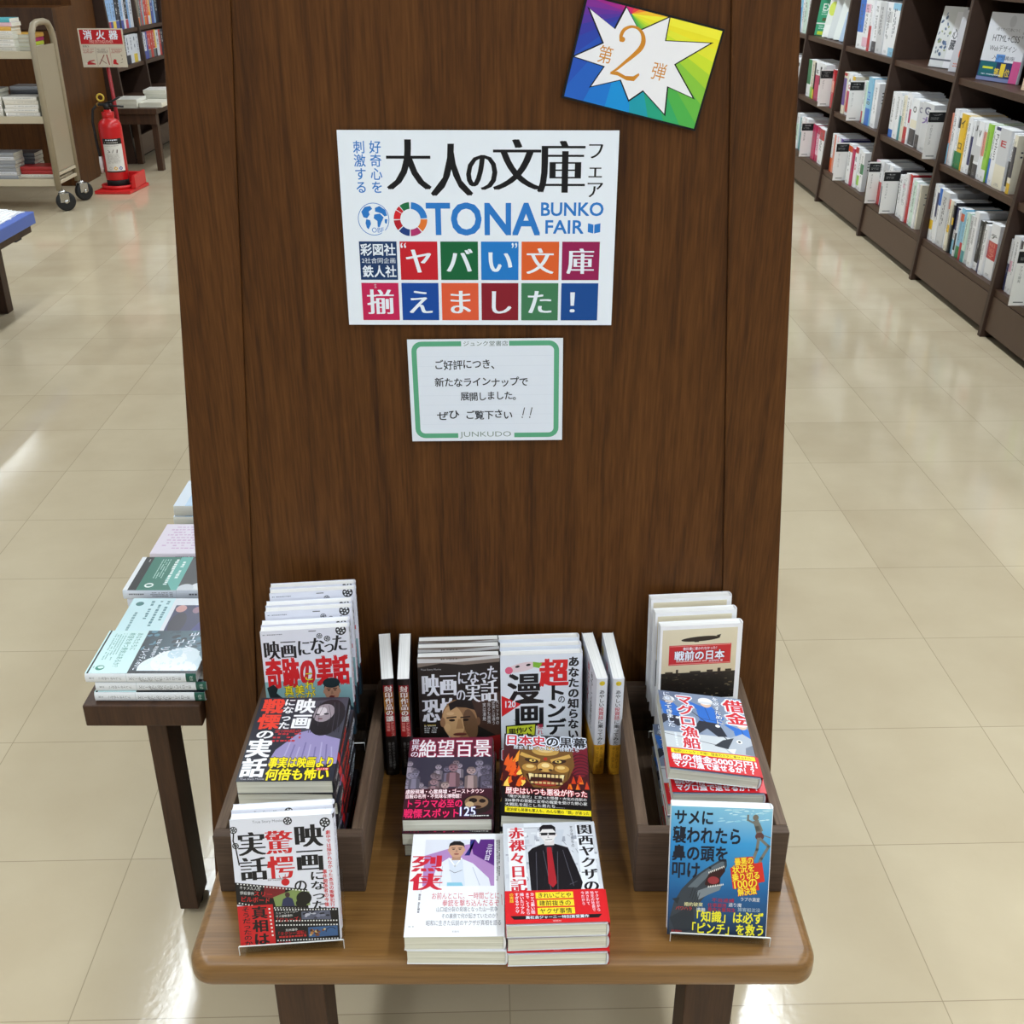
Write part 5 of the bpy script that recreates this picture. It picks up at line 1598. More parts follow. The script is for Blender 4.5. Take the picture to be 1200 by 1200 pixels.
# ------------------------------------------------------------------ far left: cabinet, bench, extinguisher, trolley, low table
o = thing('cabinet', 'low brown cabinet behind the book trolley', 'cabinet', (-3.6, 7.1, 0))
MB().box(-.9, .9, .012, .36, .0, 1.02, .002).build('carcass', M['panel'], o)
MB().box(-.9, .9, 0, .0118, .9, 1.02, .001).build('front_rail', M['leg'], o)
MB().box(-.9, .885, 0, .0118, .08, .896, .001).build('front_panel', M['panel'], o)
MB().box(.886, .9, -.002, .0118, .0, .896, .001).build('corner_strip', M['crate'], o)
o = thing('cabinet', 'tall dark brown cupboard behind the low cabinet', 'cabinet', (-3.7, 7.49, 0))
MB().box(-.98, .98, .0, .38, .0, 1.8, .002).build('carcass', M['panel'], o)
MB().box(-.98, .98, -.012, -.0005, 1.2, 1.26, .001).build('front_rail', M['leg'], o)

o = thing('bench_table', 'dark brown low table with flat books in front of the far bookcase', 'table', (-2.455, 7.6, 0))
MB().box(-.135, .135, 0, 2.0, .365, .40, .002).build('table_top', M['leg'], o)
MB().box(-.12, .12, .02, .04, .30, .3645).build('apron', M['leg'], o)
for lx, ly in ((.095, .04), (.095, 1.9), (-.12, .3)):
    MB().box(lx - .02, lx + .02, ly - .02 + .03, ly + .03 + .03, 0, .3645, .002).build('leg', M['leg'], o)

def plain_book(key, w, h, t, cover, spine=None, front=None, pages='pages'):
    book_meshes(key, w, h, t, front, spine, cover, pages)
    THICK[key] = t
    LYW[key] = w
def flat_at(key, x, y, z, yaw, label, group, name='book'):
    o = place_book(name, key, Matrix.Translation((x, y, z)) @ Matrix.Rotation(math.radians(yaw), 4, 'Z'), label, group)
    return o
plain_book('w1', .15, .21, .03, (232, 228, 212))
plain_book('w2', .15, .21, .022, (236, 234, 226))
plain_book('w3', .105, .21, .016, (214, 206, 168))
GF = 'flat books on the bench before the far bookcase'
flat_at('w1', -2.600, 7.63, .4005, 0, 'thick cream book at the near left of the bench by the extinguisher', GF)
flat_at('w2', -2.600, 7.635, .431, 0, 'cream book lying on the thick one at the near end of the bench', GF)
flat_at('w1', -2.446, 7.66, .4005, 0, 'cream book at the near right corner of the bench', GF)
flat_at('w3', -2.598, 7.86, .4005, 0, 'thin yellowish book behind the cream pile on the bench', GF)
flat_at('w1', -2.48, 7.89, .4005, 3, 'cream book at the bottom of the taller pile on the bench', GF)
flat_at('w1', -2.475, 7.895, .431, 0, 'cream book in the middle of the taller pile on the bench', GF)
flat_at('w2', -2.48, 7.89, .4615, 4, 'cream book on top of the taller pile on the bench', GF)
flat_at('w2', -2.46, 8.2, .4005, 0, 'pale book at the far end of the bench', GF)
flat_at('w3', -2.46, 8.2, .423, 5, 'thin book on top of the pale one at the far end of the bench', GF)

# fire extinguisher
EX, EY = -2.42, 6.97
o = thing('fire_extinguisher', 'red fire extinguisher standing in a red floor tray by the brown cabinet', 'fire extinguisher', (EX, EY, 0.022))
o.scale = (1, 1, 0.955)
MB().lathe([(.060, 0), (.066, .004), (.066, .045), (.0655, .05)], seg=32).build('base_ring', M['black'], o)
MB().lathe([(.066, .0502), (.068, .056), (.068, .365), (.064, .39), (.05, .41), (.036, .418), (.034, .424), (.036, .428), (.036, .452), (.030, .456)], seg=36).build('cylinder', M['red'], o)
MB().lathe([(.0365, .452), (.0365, .457), (.022, .458), (.02, .47)], seg=20).build('collar', M['red'], o)
MB().lathe([(.016, .471), (.018, .49), (.016, .505)], seg=14).box(-.05, .03, -.012, .012, .492, .508, .003).build('valve', M['black'], o)
MB().tube([(-.03, 0, .5), (.03, 0, .517), (.085, 0, .545)], .006, 8).tube([(-.02, 0, .487), (.04, 0, .492), (.1, 0, .488)], .006, 8).build('handle', M['black'], o)
MB().lathe([(.012, -.006), (.012, .006)], (-.052, 0, .5), 12, 'X').build('nozzle_cap', M['brass'], o)
MB().tube([(-.028 + .02 * math.cos(t), -.006, .542 + .02 * math.sin(t)) for t in [2 * math.pi * i / 16 for i in range(16)]], .0055, 8, closed=True).build('pull_ring', M['yellow'], o)
MB().tube([(-.055, 0, .498), (-.085, -.005, .47), (-.095, -.01, .40), (-.092, -.01, .3), (-.085, -.01, .2), (-.08, -.012, .1)], .008, 8).build('hose', M['black'], o)
MB().lathe([(.010, .09), (.012, .15), (.009, .19)], (-.082, -.012, 0), 12).build('nozzle', M['paper'], o)
def wrap(x, y, z):
    q = (x - .06) / .0684
    rr = .0684 + z
    q += .30
    return (rr * math.sin(q), -rr * math.cos(q), .10 + y)
# subdivide the label background across the curve
bgv = [[], [], []]
for i in range(24):
    x0, x1 = i * 5.0, (i + 1) * 5.0
    n = len(bgv[0])
    bgv[0] += [(x0, 0, .005), (x1, 0, .005), (x1, 205, .005), (x0, 205, .005)]
    bgv[1] += [(n, n + 1, n + 2, n + 3)]
    bgv[2] += [lin((226, 224, 220))] * 4
b2 = Art(120, 205)
b2.v, b2.f, b2.c = bgv
b2.z = .3
for i in range(24):
    b2.add([(i * 5, 0), (i * 5 + 5, 0), (i * 5 + 5, 34), (i * 5, 34)], [(0, 1, 2, 3)], (30, 26, 26), up=False)
for i in range(24):
    b2.add([(i * 5, 197), (i * 5 + 5, 197), (i * 5 + 5, 205), (i * 5, 205)], [(0, 1, 2, 3)], (40, 36, 36), up=False)
b2.z += .3
b2.greek(22, 5, 70, 14, WH, 1, seed=2); b2.greek(14, 22, 96, 9, (220, 216, 210), 1, seed=4); b2.greek(10, 42, 100, 3, (60, 50, 50), 1, seed=9)
b2.line([(30, 70), (40, 80)], 3, (50, 44, 44)); b2.line([(40, 80), (28, 84)], 3, (50, 44, 44)); b2.line([(54, 84), (62, 66)], 3, (50, 44, 44)); b2.line([(80, 84), (83, 70)], 6, (70, 40, 40))
b2.greek(18, 92, 86, 60, (150, 146, 140), 12, seed=5, fill=.4)
for x, c in ((30, (200, 200, 196)), (60, (232, 180, 40)), (90, (40, 80, 160))):
    for k in range(6):
        a0 = -90 + k * 30
        w = 11 * math.cos(math.radians(a0 + 15))
        b2.rect(x - abs(w), 180 - 11 + k * 3.67, x + abs(w), 180 - 11 + (k + 1) * 3.67, c)
V, F, C = art_part(b2, wrap)
link('label', ink_mesh('label', [(V, F, C)], M['print']), o)

o = thing('extinguisher_stand', 'red floor tray and pole carrying the red and cream fire extinguisher sign', 'stand', (EX, EY, 0))
bs = MB()
bs.prism([(-.11, -.13), (.105, -.13), (.135, .16), (-.09, .16)], 'Z', 0.0005, .02, .003)
bs.build('tray', M['red_plastic'], o)
MB().prism([(.092, .021), (.122, .021), (.122, .10), (.108, .10)], 'Y', -.06, .155, .003).build('side_wall', M['red_plastic'], o)
MB().lathe([(.10, .0205), (.10, .04), (.092, .042), (.084, .03), (.084, .0205)], seg=32).build('ring', M['red_plastic'], o)
MB().prism([(-.085, .021), (.09, .021), (.09, .09), (-.07, .09)], 'Y', .13, .155, .003).build('back_wall', M['red_plastic'], o)
MB().tube([(.0, .175, 0.012), (-.004, .168, .4), (-.010, .155, .72)], .011, 10).build('pole', M['redpole'], o)
a = Art(265, 214, (214, 204, 184))
a.rect(0, 0, 265, 214, (206, 196, 178)); a.rect(8, 7, 257, 86, (186, 26, 36)); a.t('消', 28, 8, 54, 54, WH, .03); a.t('火', 104, 8, 54, 54, WH, .03); a.t('器', 180, 8, 54, 54, WH, .03); a.t('FIRE EXTINGUISHER', 60, 64, 140, 16, (240, 200, 190), .0)
a.t('使用法', 14, 92, 40, 12, (60, 40, 40)); a.line([(8, 106), (257, 106)], 1.4, (180, 150, 140))
for i in range(3):
    x = 12 + i * 84
    a.greek(x, 112, 66, 26, (170, 80, 80) if i != 1 else (120, 100, 96), 4, seed=i)
    if i: a.line([(x - 7, 104), (x - 7, 208)], 1.8, (186, 100, 100) if i == 2 else (140, 120, 110))
a.poly([(18, 196), (40, 178), (72, 172), (74, 177), (46, 184), (78, 194), (76, 199), (30, 200)], (176, 34, 40)); a.ell(22, 194, 6, 5, (226, 210, 200))
a.line([(100, 196), (134, 146)], 5, (130, 60, 56)); a.line([(112, 172), (140, 192)], 4, (120, 80, 76)); a.line([(150, 146), (158, 198)], 6, (150, 30, 36))
a.poly([(182, 196), (184, 178), (192, 168), (204, 172), (202, 186), (212, 194), (210, 200)], (196, 34, 40)); a.line([(236, 146), (240, 152)], 3, (90, 80, 70)); a.line([(240, 166), (238, 172)], 3, (90, 80, 70)); a.line([(240, 186), (226, 190)], 2, (90, 80, 70))
me = ink_mesh('sign_board', [slab(0, .265, 0, .214, -.006, 0, (206, 196, 178)), art_part(a, lambda x, y, z: (x, y, z))], M['print'])
so = link('sign_board', me, o, (-.148, .135, .695), (math.pi / 2 + .02, math.radians(0), 0))
so['label'] = 'red topped sign board on the pole'

# book trolley
o = thing('book_trolley', 'beige steel book trolley on black castors at the left edge', 'trolley', (-2.55, 6.36, 0))
MB().tube([(0, 0, .115), (0, 0, .88), (0, .015, .93), (0, .05, .965), (0, .1, .975), (0, .2, .975), (0, .25, .965), (0, .285, .93), (0, .3, .88), (0, .3, .115)], .017, 12).build('end_frame', M['cart'], o)
MB().box(-.004, .004, .016, .284, .21, .86).build('end_panel', M['cart'], o)
for z in (.145, .19):
    MB().box(-.008, .008, .016, .284, z, z + .016, .002).build('crossbar', M['cart_edge'], o)
for z in (.17, .505, .835):
    s_ = MB().box(-.92, -.018, .01, .29, z - .012, z, .001)
    s_.box(-.92, -.018, .002, .0098, z - .034, z + .004, .001).box(-.92, -.018, .2902, .298, z - .034, z + .004, .001)
    s_.build('tray_shelf', M['cart_edge'], o)
MB().tube([(-.94, 0, .115), (-.94, 0, .88), (-.94, .05, .965), (-.94, .25, .965), (-.94, .3, .88), (-.94, .3, .115)], .017, 12).build('end_frame', M['cart'], o)
for cx in (0, -.94):
    for cy, yaw in ((0, .55), (.3, .9)):
        c = link('castor', bpy.data.meshes.new('castor'), o, (cx + .015, cy, 0), (0, 0, yaw))
        b_ = MB().lathe([(.016, .098), (.02, .104), (.016, .115)], seg=14).box(-.02, .03, -.020, -.017, .05, .1, .001).box(-.02, .03, .017, .020, .05, .1, .001)
        b_.bm.to_mesh(c.data); b_.bm.free(); c.data.materials.append(M['chrome'])
        MB().lathe([(.04, -.016), (.051, -.014), (.053, -.008), (.053, .008), (.051, .014), (.04, .016)], seg=28, axis='Y').build('wheel', M['black'], c, (.012, 0, .0535))
        MB().lathe([(.011, -.0225), (.011, .0225)], seg=12, axis='Y').build('axle', M['chrome'], c, (.012, 0, .0535))

GC = 'books on the trolley'
cols = {'c0': (236, 232, 226), 'c1': (226, 220, 208), 'c2': (92, 184, 196), 'c3': (206, 206, 212), 'c4': (150, 152, 158), 'c5': (66, 68, 74), 'c6': (170, 44, 44), 'c7': (232, 180, 80), 'c8': (180, 40, 110), 'c9': (200, 216, 60), 'cA': (232, 190, 200), 'cB': (70, 74, 130)}
for k_, c in cols.items():
    sp = Art(20, 190, c)
    if k_ in ('c0', 'c1', 'c3'): sp.greek(6, 20, 6, 140, (160, 160, 160), 1, True, seed=3)
    plain_book(k_, .128, .185, .02, c, sp)
ORDS = ['first', 'second', 'third', 'fourth', 'fifth', 'sixth', 'seventh', 'eighth']
def cart_pile(x, z, keys, where, y=6.375, yaw0=0.0):
    for i, k_ in enumerate(keys):
        nm = {'c0': 'white', 'c1': 'cream', 'c2': 'turquoise', 'c3': 'pale grey', 'c4': 'grey', 'c5': 'dark grey', 'c6': 'red', 'c7': 'orange', 'c8': 'magenta', 'c9': 'lime green', 'cA': 'pink', 'cB': 'blue'}[k_]
        pos = f'{ORDS[i]} from the bottom,'
        w = LYW[k_]
        m = Matrix.Translation((x + RND.uniform(-.004, .004), y + RND.uniform(0, .002), z + .001 + i * .0204)) @ Matrix.Rotation(math.radians(yaw0 + RND.uniform(-1, 1)), 4, 'Z') @ Matrix(((0, 1, 0, 0), (-1, 0, 0, w), (0, 0, 1, 0), (0, 0, 0, 1)))
        place_book('book', k_, m, f'{nm} book, {pos} {where}', GC)
cart_pile(-2.84, .835, ['c1', 'c0', 'c0', 'c1', 'c0', 'c7', 'cA', 'c2'], 'turquoise topped pile on the trolley top shelf')
cart_pile(-2.917, .835, ['c1', 'c0', 'c0', 'c3', 'c3', 'c3'], 'rear pile on the trolley top shelf', y=6.51)
cart_pile(-3.04, .835, ['c1', 'c0', 'c1', 'c0', 'c1', 'cB'], 'blue topped pile on the trolley top shelf')
cart_pile(-2.772, .505, ['c0', 'c0', 'c0', 'c1', 'c0'], 'white pile by the trolley end panel, middle shelf')
cart_pile(-2.97, .505, ['c1', 'c0', 'c0', 'c0', 'c0', 'c0', 'c4'], 'tall white pile, trolley middle shelf')
cart_pile(-2.78, .505, ['c4', 'c5', 'c4', 'c5', 'c4', 'c5', 'c4'], 'dark rear pile, trolley middle shelf', y=6.51)
cart_pile(-2.772, .17, ['c1', 'c6', 'c6'], 'red topped pile on the trolley bottom shelf', y=6.42)
cart_pile(-2.96, .17, ['c4', 'c3', 'c4', 'c4', 'c4', 'c3', 'c4'], 'grey pile on the trolley bottom shelf')
cart_pile(-2.90, .17, ['c5'] * 6, 'charcoal pile on the trolley bottom shelf', y=6.505, yaw0=0)
# coloured books seen through the handle
hb = [('c0', 'white book at the bottom behind the trolley handle'), ('c9', 'lime green book behind the trolley handle'), ('c8', 'magenta book behind the trolley handle'), ('c7', 'orange book on top behind the trolley handle')]
for i, (k_, lb) in enumerate(hb):
    place_book('book', k_, Matrix.Translation((-2.722 + .003 * i, 6.44, .8362 + i * .0204)), lb, GC)

# low table with blue edge at the left margin
o = thing('low_table', 'low table with a blue edged board and wooden leg at the left edge', 'table', (-2.3, 3.4, 0))
MB().box(-.4, .385, 0, 1.03, .315, .345, .002).build('table_top', M['leg'], o)
MB().box(-.4, .40, -.02, 1.05, .3455, .392, .003).build('blue_board', M['blue_board'], o)
for lx, ly in ((.2, .96), (.2, .04), (-.36, .96), (-.36, .04)):
    MB().box(lx, lx + .055, ly, ly + .055, 0, .3145, .003).build('leg', M['leg'], o)
MB().box(.3, .36, .93, .985, .296, .3145, .002).build('bracket', M['navy'], o)
r = random.Random(8)
for i in range(5):
    b_ = MB()
    n = 18
    pts = []
    x0, x1, y0, y1 = -.30, .375 - .012 * i, .55, 1.03 - .01 * i
    for k in range(n): pts.append((x0 + (x1 - x0) * k / n, y0))
    for k in range(n): pts.append((x1 + r.uniform(-.014, .0), y0 + (y1 - y0) * k / n))
    for k in range(n): pts.append((x1 - (x1 - x0) * k / n, y1 + r.uniform(-.01, .0)))
    for k in range(6): pts.append((x0, y1 - (y1 - y0) * k / 6))
    b_.prism(pts, 'Z', .3925 + i * .0042, .3962 + i * .0042)
    tag(b_.build('paper_sheaf', M['pages_w'], None, (-2.3, 3.4, 0)), f'ragged edged cream paper sheaf on the blue edged table, {["lowest", "second", "middle", "fourth", "topmost"][i]} of five', 'paper', 'paper sheaves on the blue edged table')

# ------------------------------------------------------------------ books on the right hand bookcase
NAMEC = {'w': ((238, 240, 244), 'white'), 'g': ((206, 208, 212), 'pale grey'), 'k': ((26, 26, 30), 'black'), 'r': ((190, 46, 54), 'red'), 'm': ((188, 44, 92), 'crimson'), 'o': ((226, 96, 48), 'orange'),
         'y': ((232, 190, 50), 'yellow'), 'n': ((48, 52, 100), 'navy'), 'b': ((44, 112, 206), 'blue'), 's': ((140, 196, 226), 'sky blue'), 't': ((70, 150, 160), 'teal'), 'e': ((40, 130, 80), 'green'),
         'l': ((150, 204, 70), 'lime'), 'p': ((232, 186, 206), 'pink'), 'v': ((110, 84, 160), 'violet'), 'c': ((232, 226, 206), 'cream'), 'i': ((206, 232, 220), 'mint'), 'd': ((64, 62, 70), 'dark grey'), 'h': ((226, 150, 130), 'salmon')}
def spec_book(key, spec, seed):
    """spec: 'base thickness height | y0 y1 colour ; ... | writing'  (mm; y from the top of the spine)"""
    f = spec.split('|')
    b, t, h = f[0].split()
    t, h = float(t), float(h)
    col = NAMEC[b][0]
    sp = Art(t, h, col)
    bands = []
    r = random.Random(seed)
    for q in (f[1].split(';') if len(f) > 1 and f[1].strip() else []):
        y0, y1, c = q.split()
        sp.rect(0, float(y0), t, float(y1), NAMEC[c][0])
        bands.append((float(y1) - float(y0), float(y0), NAMEC[c][1]))
    inkc = (60, 62, 72) if b not in 'kndvr' else (220, 220, 222)
    if len(f) > 2 and f[2].strip():
        for q in f[2].split(';'):
            txt, y0, y1, c = q.split()
            c = NAMEC[c][0]
            if all(wide(z) for z in txt) or len(txt) == 1:
                sp.tv(txt, t * .12, float(y0), t * .76, float(y1) - float(y0), c, .03)
            else:
                sp.tr(txt, t * .2, float(y0), t * .6, float(y1) - float(y0), c, .02)
    else:
        sp.greek(t * .3, h * .1, t * .4, h * .62, tuple(q * .8 + w * .2 for q, w in zip(inkc, col)), 2 if t > 12 else 1, True, seed=seed)
    sp.greek(t * .3, h * .91, t * .4, h * .05, tuple(q * .5 + w * .5 for q, w in zip(inkc, col)), 3, False, seed=seed + 1)
    D = .15 if h < 225 else .165
    bk = Art(D * 1000, h, col)
    bk.greek(20, h * .2, D * 600, h * .3, inkc, 4, seed=seed, fill=.4)
    book_meshes(key, D, h / 1000, t / 1000, None, sp, col, 'pages_w', back=bk)
    THICK[key] = t / 1000
    name = NAMEC[b][1]
    desc = name
    if bands:
        bands.sort(reverse=True)
        z = bands[0]
        desc += f' book with {z[2]} ' + ('foot' if z[1] > h * .5 else 'top' if z[1] < h * .12 and z[0] < h * .6 else 'band')
    else:
        desc += ' book'
    return desc, t / 1000, D
ORD = ['first', 'second', 'third', 'fourth', 'fifth', 'sixth', 'seventh', 'eighth', 'ninth', 'tenth', 'eleventh', 'twelfth', 'thirteenth', 'fourteenth', 'fifteenth', 'sixteenth', 'seventeenth', 'eighteenth', 'nineteenth', 'twentieth', 'twentyfirst', 'twentysecond']
SEQ = [0]
def shelf_row(z, y_far, y_near, specs, where, group, setback=0.03, lean=0.0):
    """spines towards the aisle, from far to near"""
    made = []
    for s in specs:
        SEQ[0] += 1
        key = f'shelf{SEQ[0]}'
        made.append((key,) + spec_book(key, s, SEQ[0]))
    tot = sum(q[2] + .0006 for q in made)
    k = abs(y_far - y_near) / tot          # spread the measured row over its thicknesses
    y = y_far
    for i, (key, desc, t, D) in enumerate(made):
        x = RX0 + RLEAN * z + setback + RND.uniform(-.004, .006)
        yy = y - t * min(k, 1.0)
        m = Matrix.Translation((x + D, y - t, z + .0006)) @ Matrix(((-1, 0, 0, 0), (0, 0, 1, 0), (0, 1, 0, 0), (0, 0, 0, 1)))
        sc = 1.0
        place_book('book', key, m, f'{desc}, {ORD[i]} {where}', group)
        y -= (t + .0006) * max(1.0, k)
    return made
def fit_specs(specs, width):
    """scale the listed thicknesses so that the row is as long as measured"""
    ts = [float(s.split('|')[0].split()[1]) for s in specs]
    k = (width * 1000 - .6 * len(ts)) / sum(ts)
    out = []
    for s in specs:
        f = s.split('|')
        b, t, h = f[0].split()
        out.append('|'.join([f'{b} {float(t) * k:.2f} {h}'] + f[1:]))
    return out
def divider(z, y, label, txt, h=.2, w=.075):
    o = thing('shelf_divider', label, 'shelf divider', (RX0 + RLEAN * z - .028, y, z + .0006), 0, 'category dividers on the right bookcase')
    a = Art(75, 200, (244, 244, 243))
    a.rect(0, 7, 75, 48, (34, 36, 38)); a.t(txt[0], 12, 14, 46, 8, (170, 172, 172), .01); a.greek(10, 28, 40, 12, (140, 142, 142), 2, seed=len(txt))
    a.tv(txt, 14, 58, 11, min(110, 12 * len(txt)), (110, 112, 116), .0)
    a.rect(14, 186, 50, 190, (120, 122, 124))
    me = ink_mesh('board', [slab(0, w, -.0, .003, 0, h, (244, 244, 243))], M['print'])
    link('board', me, o)
    v, f, c = art_part(a, lambda x, y_, zz: (x, -zz, y_))
    link('category_card', ink_mesh('category_card', [(v, f, c)], M['card']), o)
    return o

def row(z, ya, yb, specs, where, group, **k):
    return shelf_row(z, ya, yb, fit_specs(specs, abs(ya - yb)), where, group, **k)
B1, B2, B3, B4, B5, B0 = 'bay next to panel', 'second bay', 'third bay', 'fourth bay', 'nearest bay', 'bay hidden by panel'
ZB, ZM, ZU = .186, .505, .848
# the farthest bay, hardly seen beside the panel
row(ZU, 8.1, 7.53, ['w 24 210', 'g 22 200', 's 24 205 | 60 205 b', 'w 20 190', 'i 22 200', 'w 24 210'], 'on upper shelf, ' + B0, 'books in the farthest bay')
row(ZM, 8.0, 7.53, ['w 24 200', 'g 22 200', 'r 18 190', 'w 20 190 | 20 40 k', 'w 24 195'], 'on middle shelf, ' + B0, 'books in the farthest bay')
# bay beside the panel
row(ZM, 7.40, 6.96, ['w 22 212 | 0 140 e', 'c 20 212 | 150 212 l', 'k 7 205 | 150 205 y', 'w 26 212 | 70 212 m | E 40 62 k', 'w 9 214 | 20 120 k', 'w 13 214 | 60 180 d', 'w 12 214 | 10 60 g'], 'on middle shelf, ' + B1, 'books on the middle shelf beside the panel')
row(ZM, 6.80, 6.70, ['r 14 205 | 60 120 h', 'r 12 190'], 'right of divider on middle shelf, ' + B1, 'books on the middle shelf beside the panel')
divider(ZM, 6.84, 'white divider with black head on middle shelf, ' + B1, 'デザイン')
row(ZB, 7.44, 7.14, ['w 24 210 | 60 160 i', 't 16 190', 'w 18 200 | 90 200 t', 'r 22 205 | 0 50 w', 'w 22 205 | 20 50 d'], 'on bottom shelf, ' + B1, 'books on the bottom shelf beside the panel')
row(ZB, 7.02, 6.74, ['m 20 200', 'm 18 196 | 40 160 p', 'w 26 196 | 0 60 r'], 'right of divider on bottom shelf, ' + B1, 'books on the bottom shelf beside the panel')
divider(ZB, 7.06, 'white divider with black head on bottom shelf, ' + B1, '資格試験')
# second bay
row(ZU, 6.50, 5.83, ['w 26 240 | 0 160 b', 'w 24 240 | 20 60 p ; 180 225 p', 'w 12 240 | 120 240 r', 'w 22 240 | 190 240 d', 'g 26 240', 'w 24 240 | 40 90 g', 's 28 240 | 30 200 w'], 'on upper shelf, ' + B2, 'books on the upper shelf of the second bay')
row(ZM, 6.55, 6.36, ['c 22 215 | 4 18 r ; 30 170 v', 'w 28 214 | 90 150 m ; 150 200 r | A 24 46 k ; G 56 80 m', 'c 20 205 | 0 20 y ; 30 60 h'], 'on middle shelf, ' + B2, 'books on the middle shelf of the second bay')
row(ZM, 6.19, 5.92, ['w 18 205 | 150 205 r', 'i 16 206', 's 30 232 | 150 232 b | PI 70 110 b ; の 112 134 d', 'w 10 225', 'w 26 214'], 'right of divider on middle shelf, ' + B2, 'books on the middle shelf of the second bay')
divider(ZM, 6.22, 'pale divider with black head on middle shelf, ' + B2, 'ホームページ')
row(ZB, 6.58, 6.36, ['w 26 205 | 130 205 o', 'h 14 205', 'w 9 205', 'p 20 200', 'w 14 205', 'v 16 200', 'n 8 196'], 'on bottom shelf, ' + B2, 'books on the bottom shelf of the second bay')
row(ZB, 6.22, 5.93, ['w 28 205 | 10 40 o', 'm 16 190', 'w 22 205 | 0 30 r | R 50 76 n ; O 86 118 m', 'w 20 200 | 130 180 l', 'w 22 196 | 60 110 e'], 'right of divider on bottom shelf, ' + B2, 'books on the bottom shelf of the second bay')
divider(ZB, 6.26, 'white divider with black head on bottom shelf, ' + B2, 'データベース')
# third bay
row(ZM, 5.68, 5.10, ['w 22 205 | 170 205 b', 'w 22 210', 't 10 200 | 0 90 w', 'c 16 205', 'w 18 222 | 150 222 r', 'w 9 215 | 60 120 m', 'w 30 205 | 130 200 d ; 90 125 c | O 30 60 k', 'g 24 200 | 140 200 d | C 20 46 n', 'g 50 208 | 130 208 g | G 14 50 n ; 犬 56 90 v'], 'on middle shelf, ' + B3, 'books on the middle shelf of the third bay')
divider(ZM, 4.99, 'wide pale divider with black head at right end of middle shelf, ' + B3, 'プログラミング')
row(ZB, 5.72, 5.60, ['p 20 200 | 20 60 w', 'w 22 208 | 100 208 r'], 'left of dividers on bottom shelf, ' + B3, 'books on the bottom shelf of the third bay')
row(ZB, 5.59, 5.43, ['g 38 205 | 110 150 d ; 150 205 n | S 30 56 k', 'w 24 205 | 170 205 y', 'k 10 200 | 30 120 w', 'w 16 205', 'd 10 195'], 'between dividers on bottom shelf, ' + B3, 'books on the bottom shelf of the third bay')
divider(ZB, 5.80 - .16, 'white divider with black head, left one of two on bottom shelf, ' + B3, 'ネットワーク')
row(ZB, 5.36, 5.05, ['w 30 190', 'w 28 200 | 40 60 p', 'w 20 215', 'r 18 216 | 0 4 o', 'w 18 205', 'i 30 200', 'w 14 196', 'c 10 195'], 'right of dividers on bottom shelf, ' + B3, 'books on the bottom shelf of the third bay')
divider(ZB, 5.395, 'white divider with black head, right one of two on bottom shelf, ' + B3, 'セキュリティ')
# fourth bay
row(ZM, 4.88, 4.20, ['h 8 205 | 120 205 s', 'w 24 224', 'w 14 215 | 20 60 k ; 150 215 e', 'y 28 216 | 150 216 e | イ 20 56 k ; 口 110 140 k', 'y 14 214', 'w 22 212', 'w 12 206 | 60 170 n', 'g 18 210 | 130 210 k | J 16 40 k', 'w 24 212 | 90 150 g ; 160 212 d | V 30 60 k', 'w 14 210 | 30 120 h', 'l 20 214 | 170 214 w', 'w 16 212 | 120 212 b', 'w 22 214 | 0 12 n | Python 26 120 k', 'g 46 216 | 130 216 c | E 40 66 r', 'w 14 210 | 100 190 k', 'c 14 208 | 40 150 d ; 170 208 y'], 'on middle shelf, ' + B4, 'books on the middle shelf of the fourth bay')
row(ZB, 4.878, 4.17, ['w 22 236 | 150 190 y', 'w 14 226 | 20 120 n', 'w 18 230 | 0 70 b', 'g 44 226', 'w 12 205 | 0 40 o', 'c 16 206 | 100 130 y', 'w 8 206 | 40 150 k', 'k 12 205 | 0 10 g ; 60 90 y', 'w 22 190 | 0 90 n ; 130 190 s', 'w 10 185 | 90 160 k', 's 22 198 | 20 50 o ; 150 198 e', 's 14 190 | 120 190 r', 'i 20 195 | 150 195 t', 'g 24 190', 'w 26 216', 'k 22 190 | 160 190 w', 'k 18 196 | 150 196 n', 'w 20 190', 'w 46 205 | 66 132 r | テ 36 56 k ; DEEP 70 86 h ; LEARN 90 106 h ; Py 110 126 h'], 'on bottom shelf, ' + B4, 'books on the bottom shelf of the fourth bay')
# nearest bay
row(ZM, 4.055, 3.45, ['s 24 214 | 110 214 p', 'w 10 205', 'b 26 205 | 0 40 n', 'w 22 210', 'r 20 205', 'w 24 210', 'c 22 205', 'g 26 212', 'y 20 205'], 'on middle shelf, ' + B5, 'books on the middle shelf of the nearest bay')
row(ZB, 4.055, 3.88, ['n 12 190 | 0 90 w', 'w 14 206 | 90 130 p', 'w 18 210', 'd 14 200', 'k 22 205 | 0 30 w', 'w 18 206 | 30 90 d'], 'left of divider on bottom shelf, ' + B5, 'books on the bottom shelf of the nearest bay')
row(ZB, 3.80, 3.45, ['w 22 205 | 70 110 p', 'l 24 190', 'w 24 205', 'e 20 200', 'w 22 210', 'g 24 205', 'm 20 200'], 'right of divider on bottom shelf, ' + B5, 'books on the bottom shelf of the nearest bay')
divider(ZB, 3.84, 'white divider with dark green head on bottom shelf, ' + B5, 'アプリ開発')

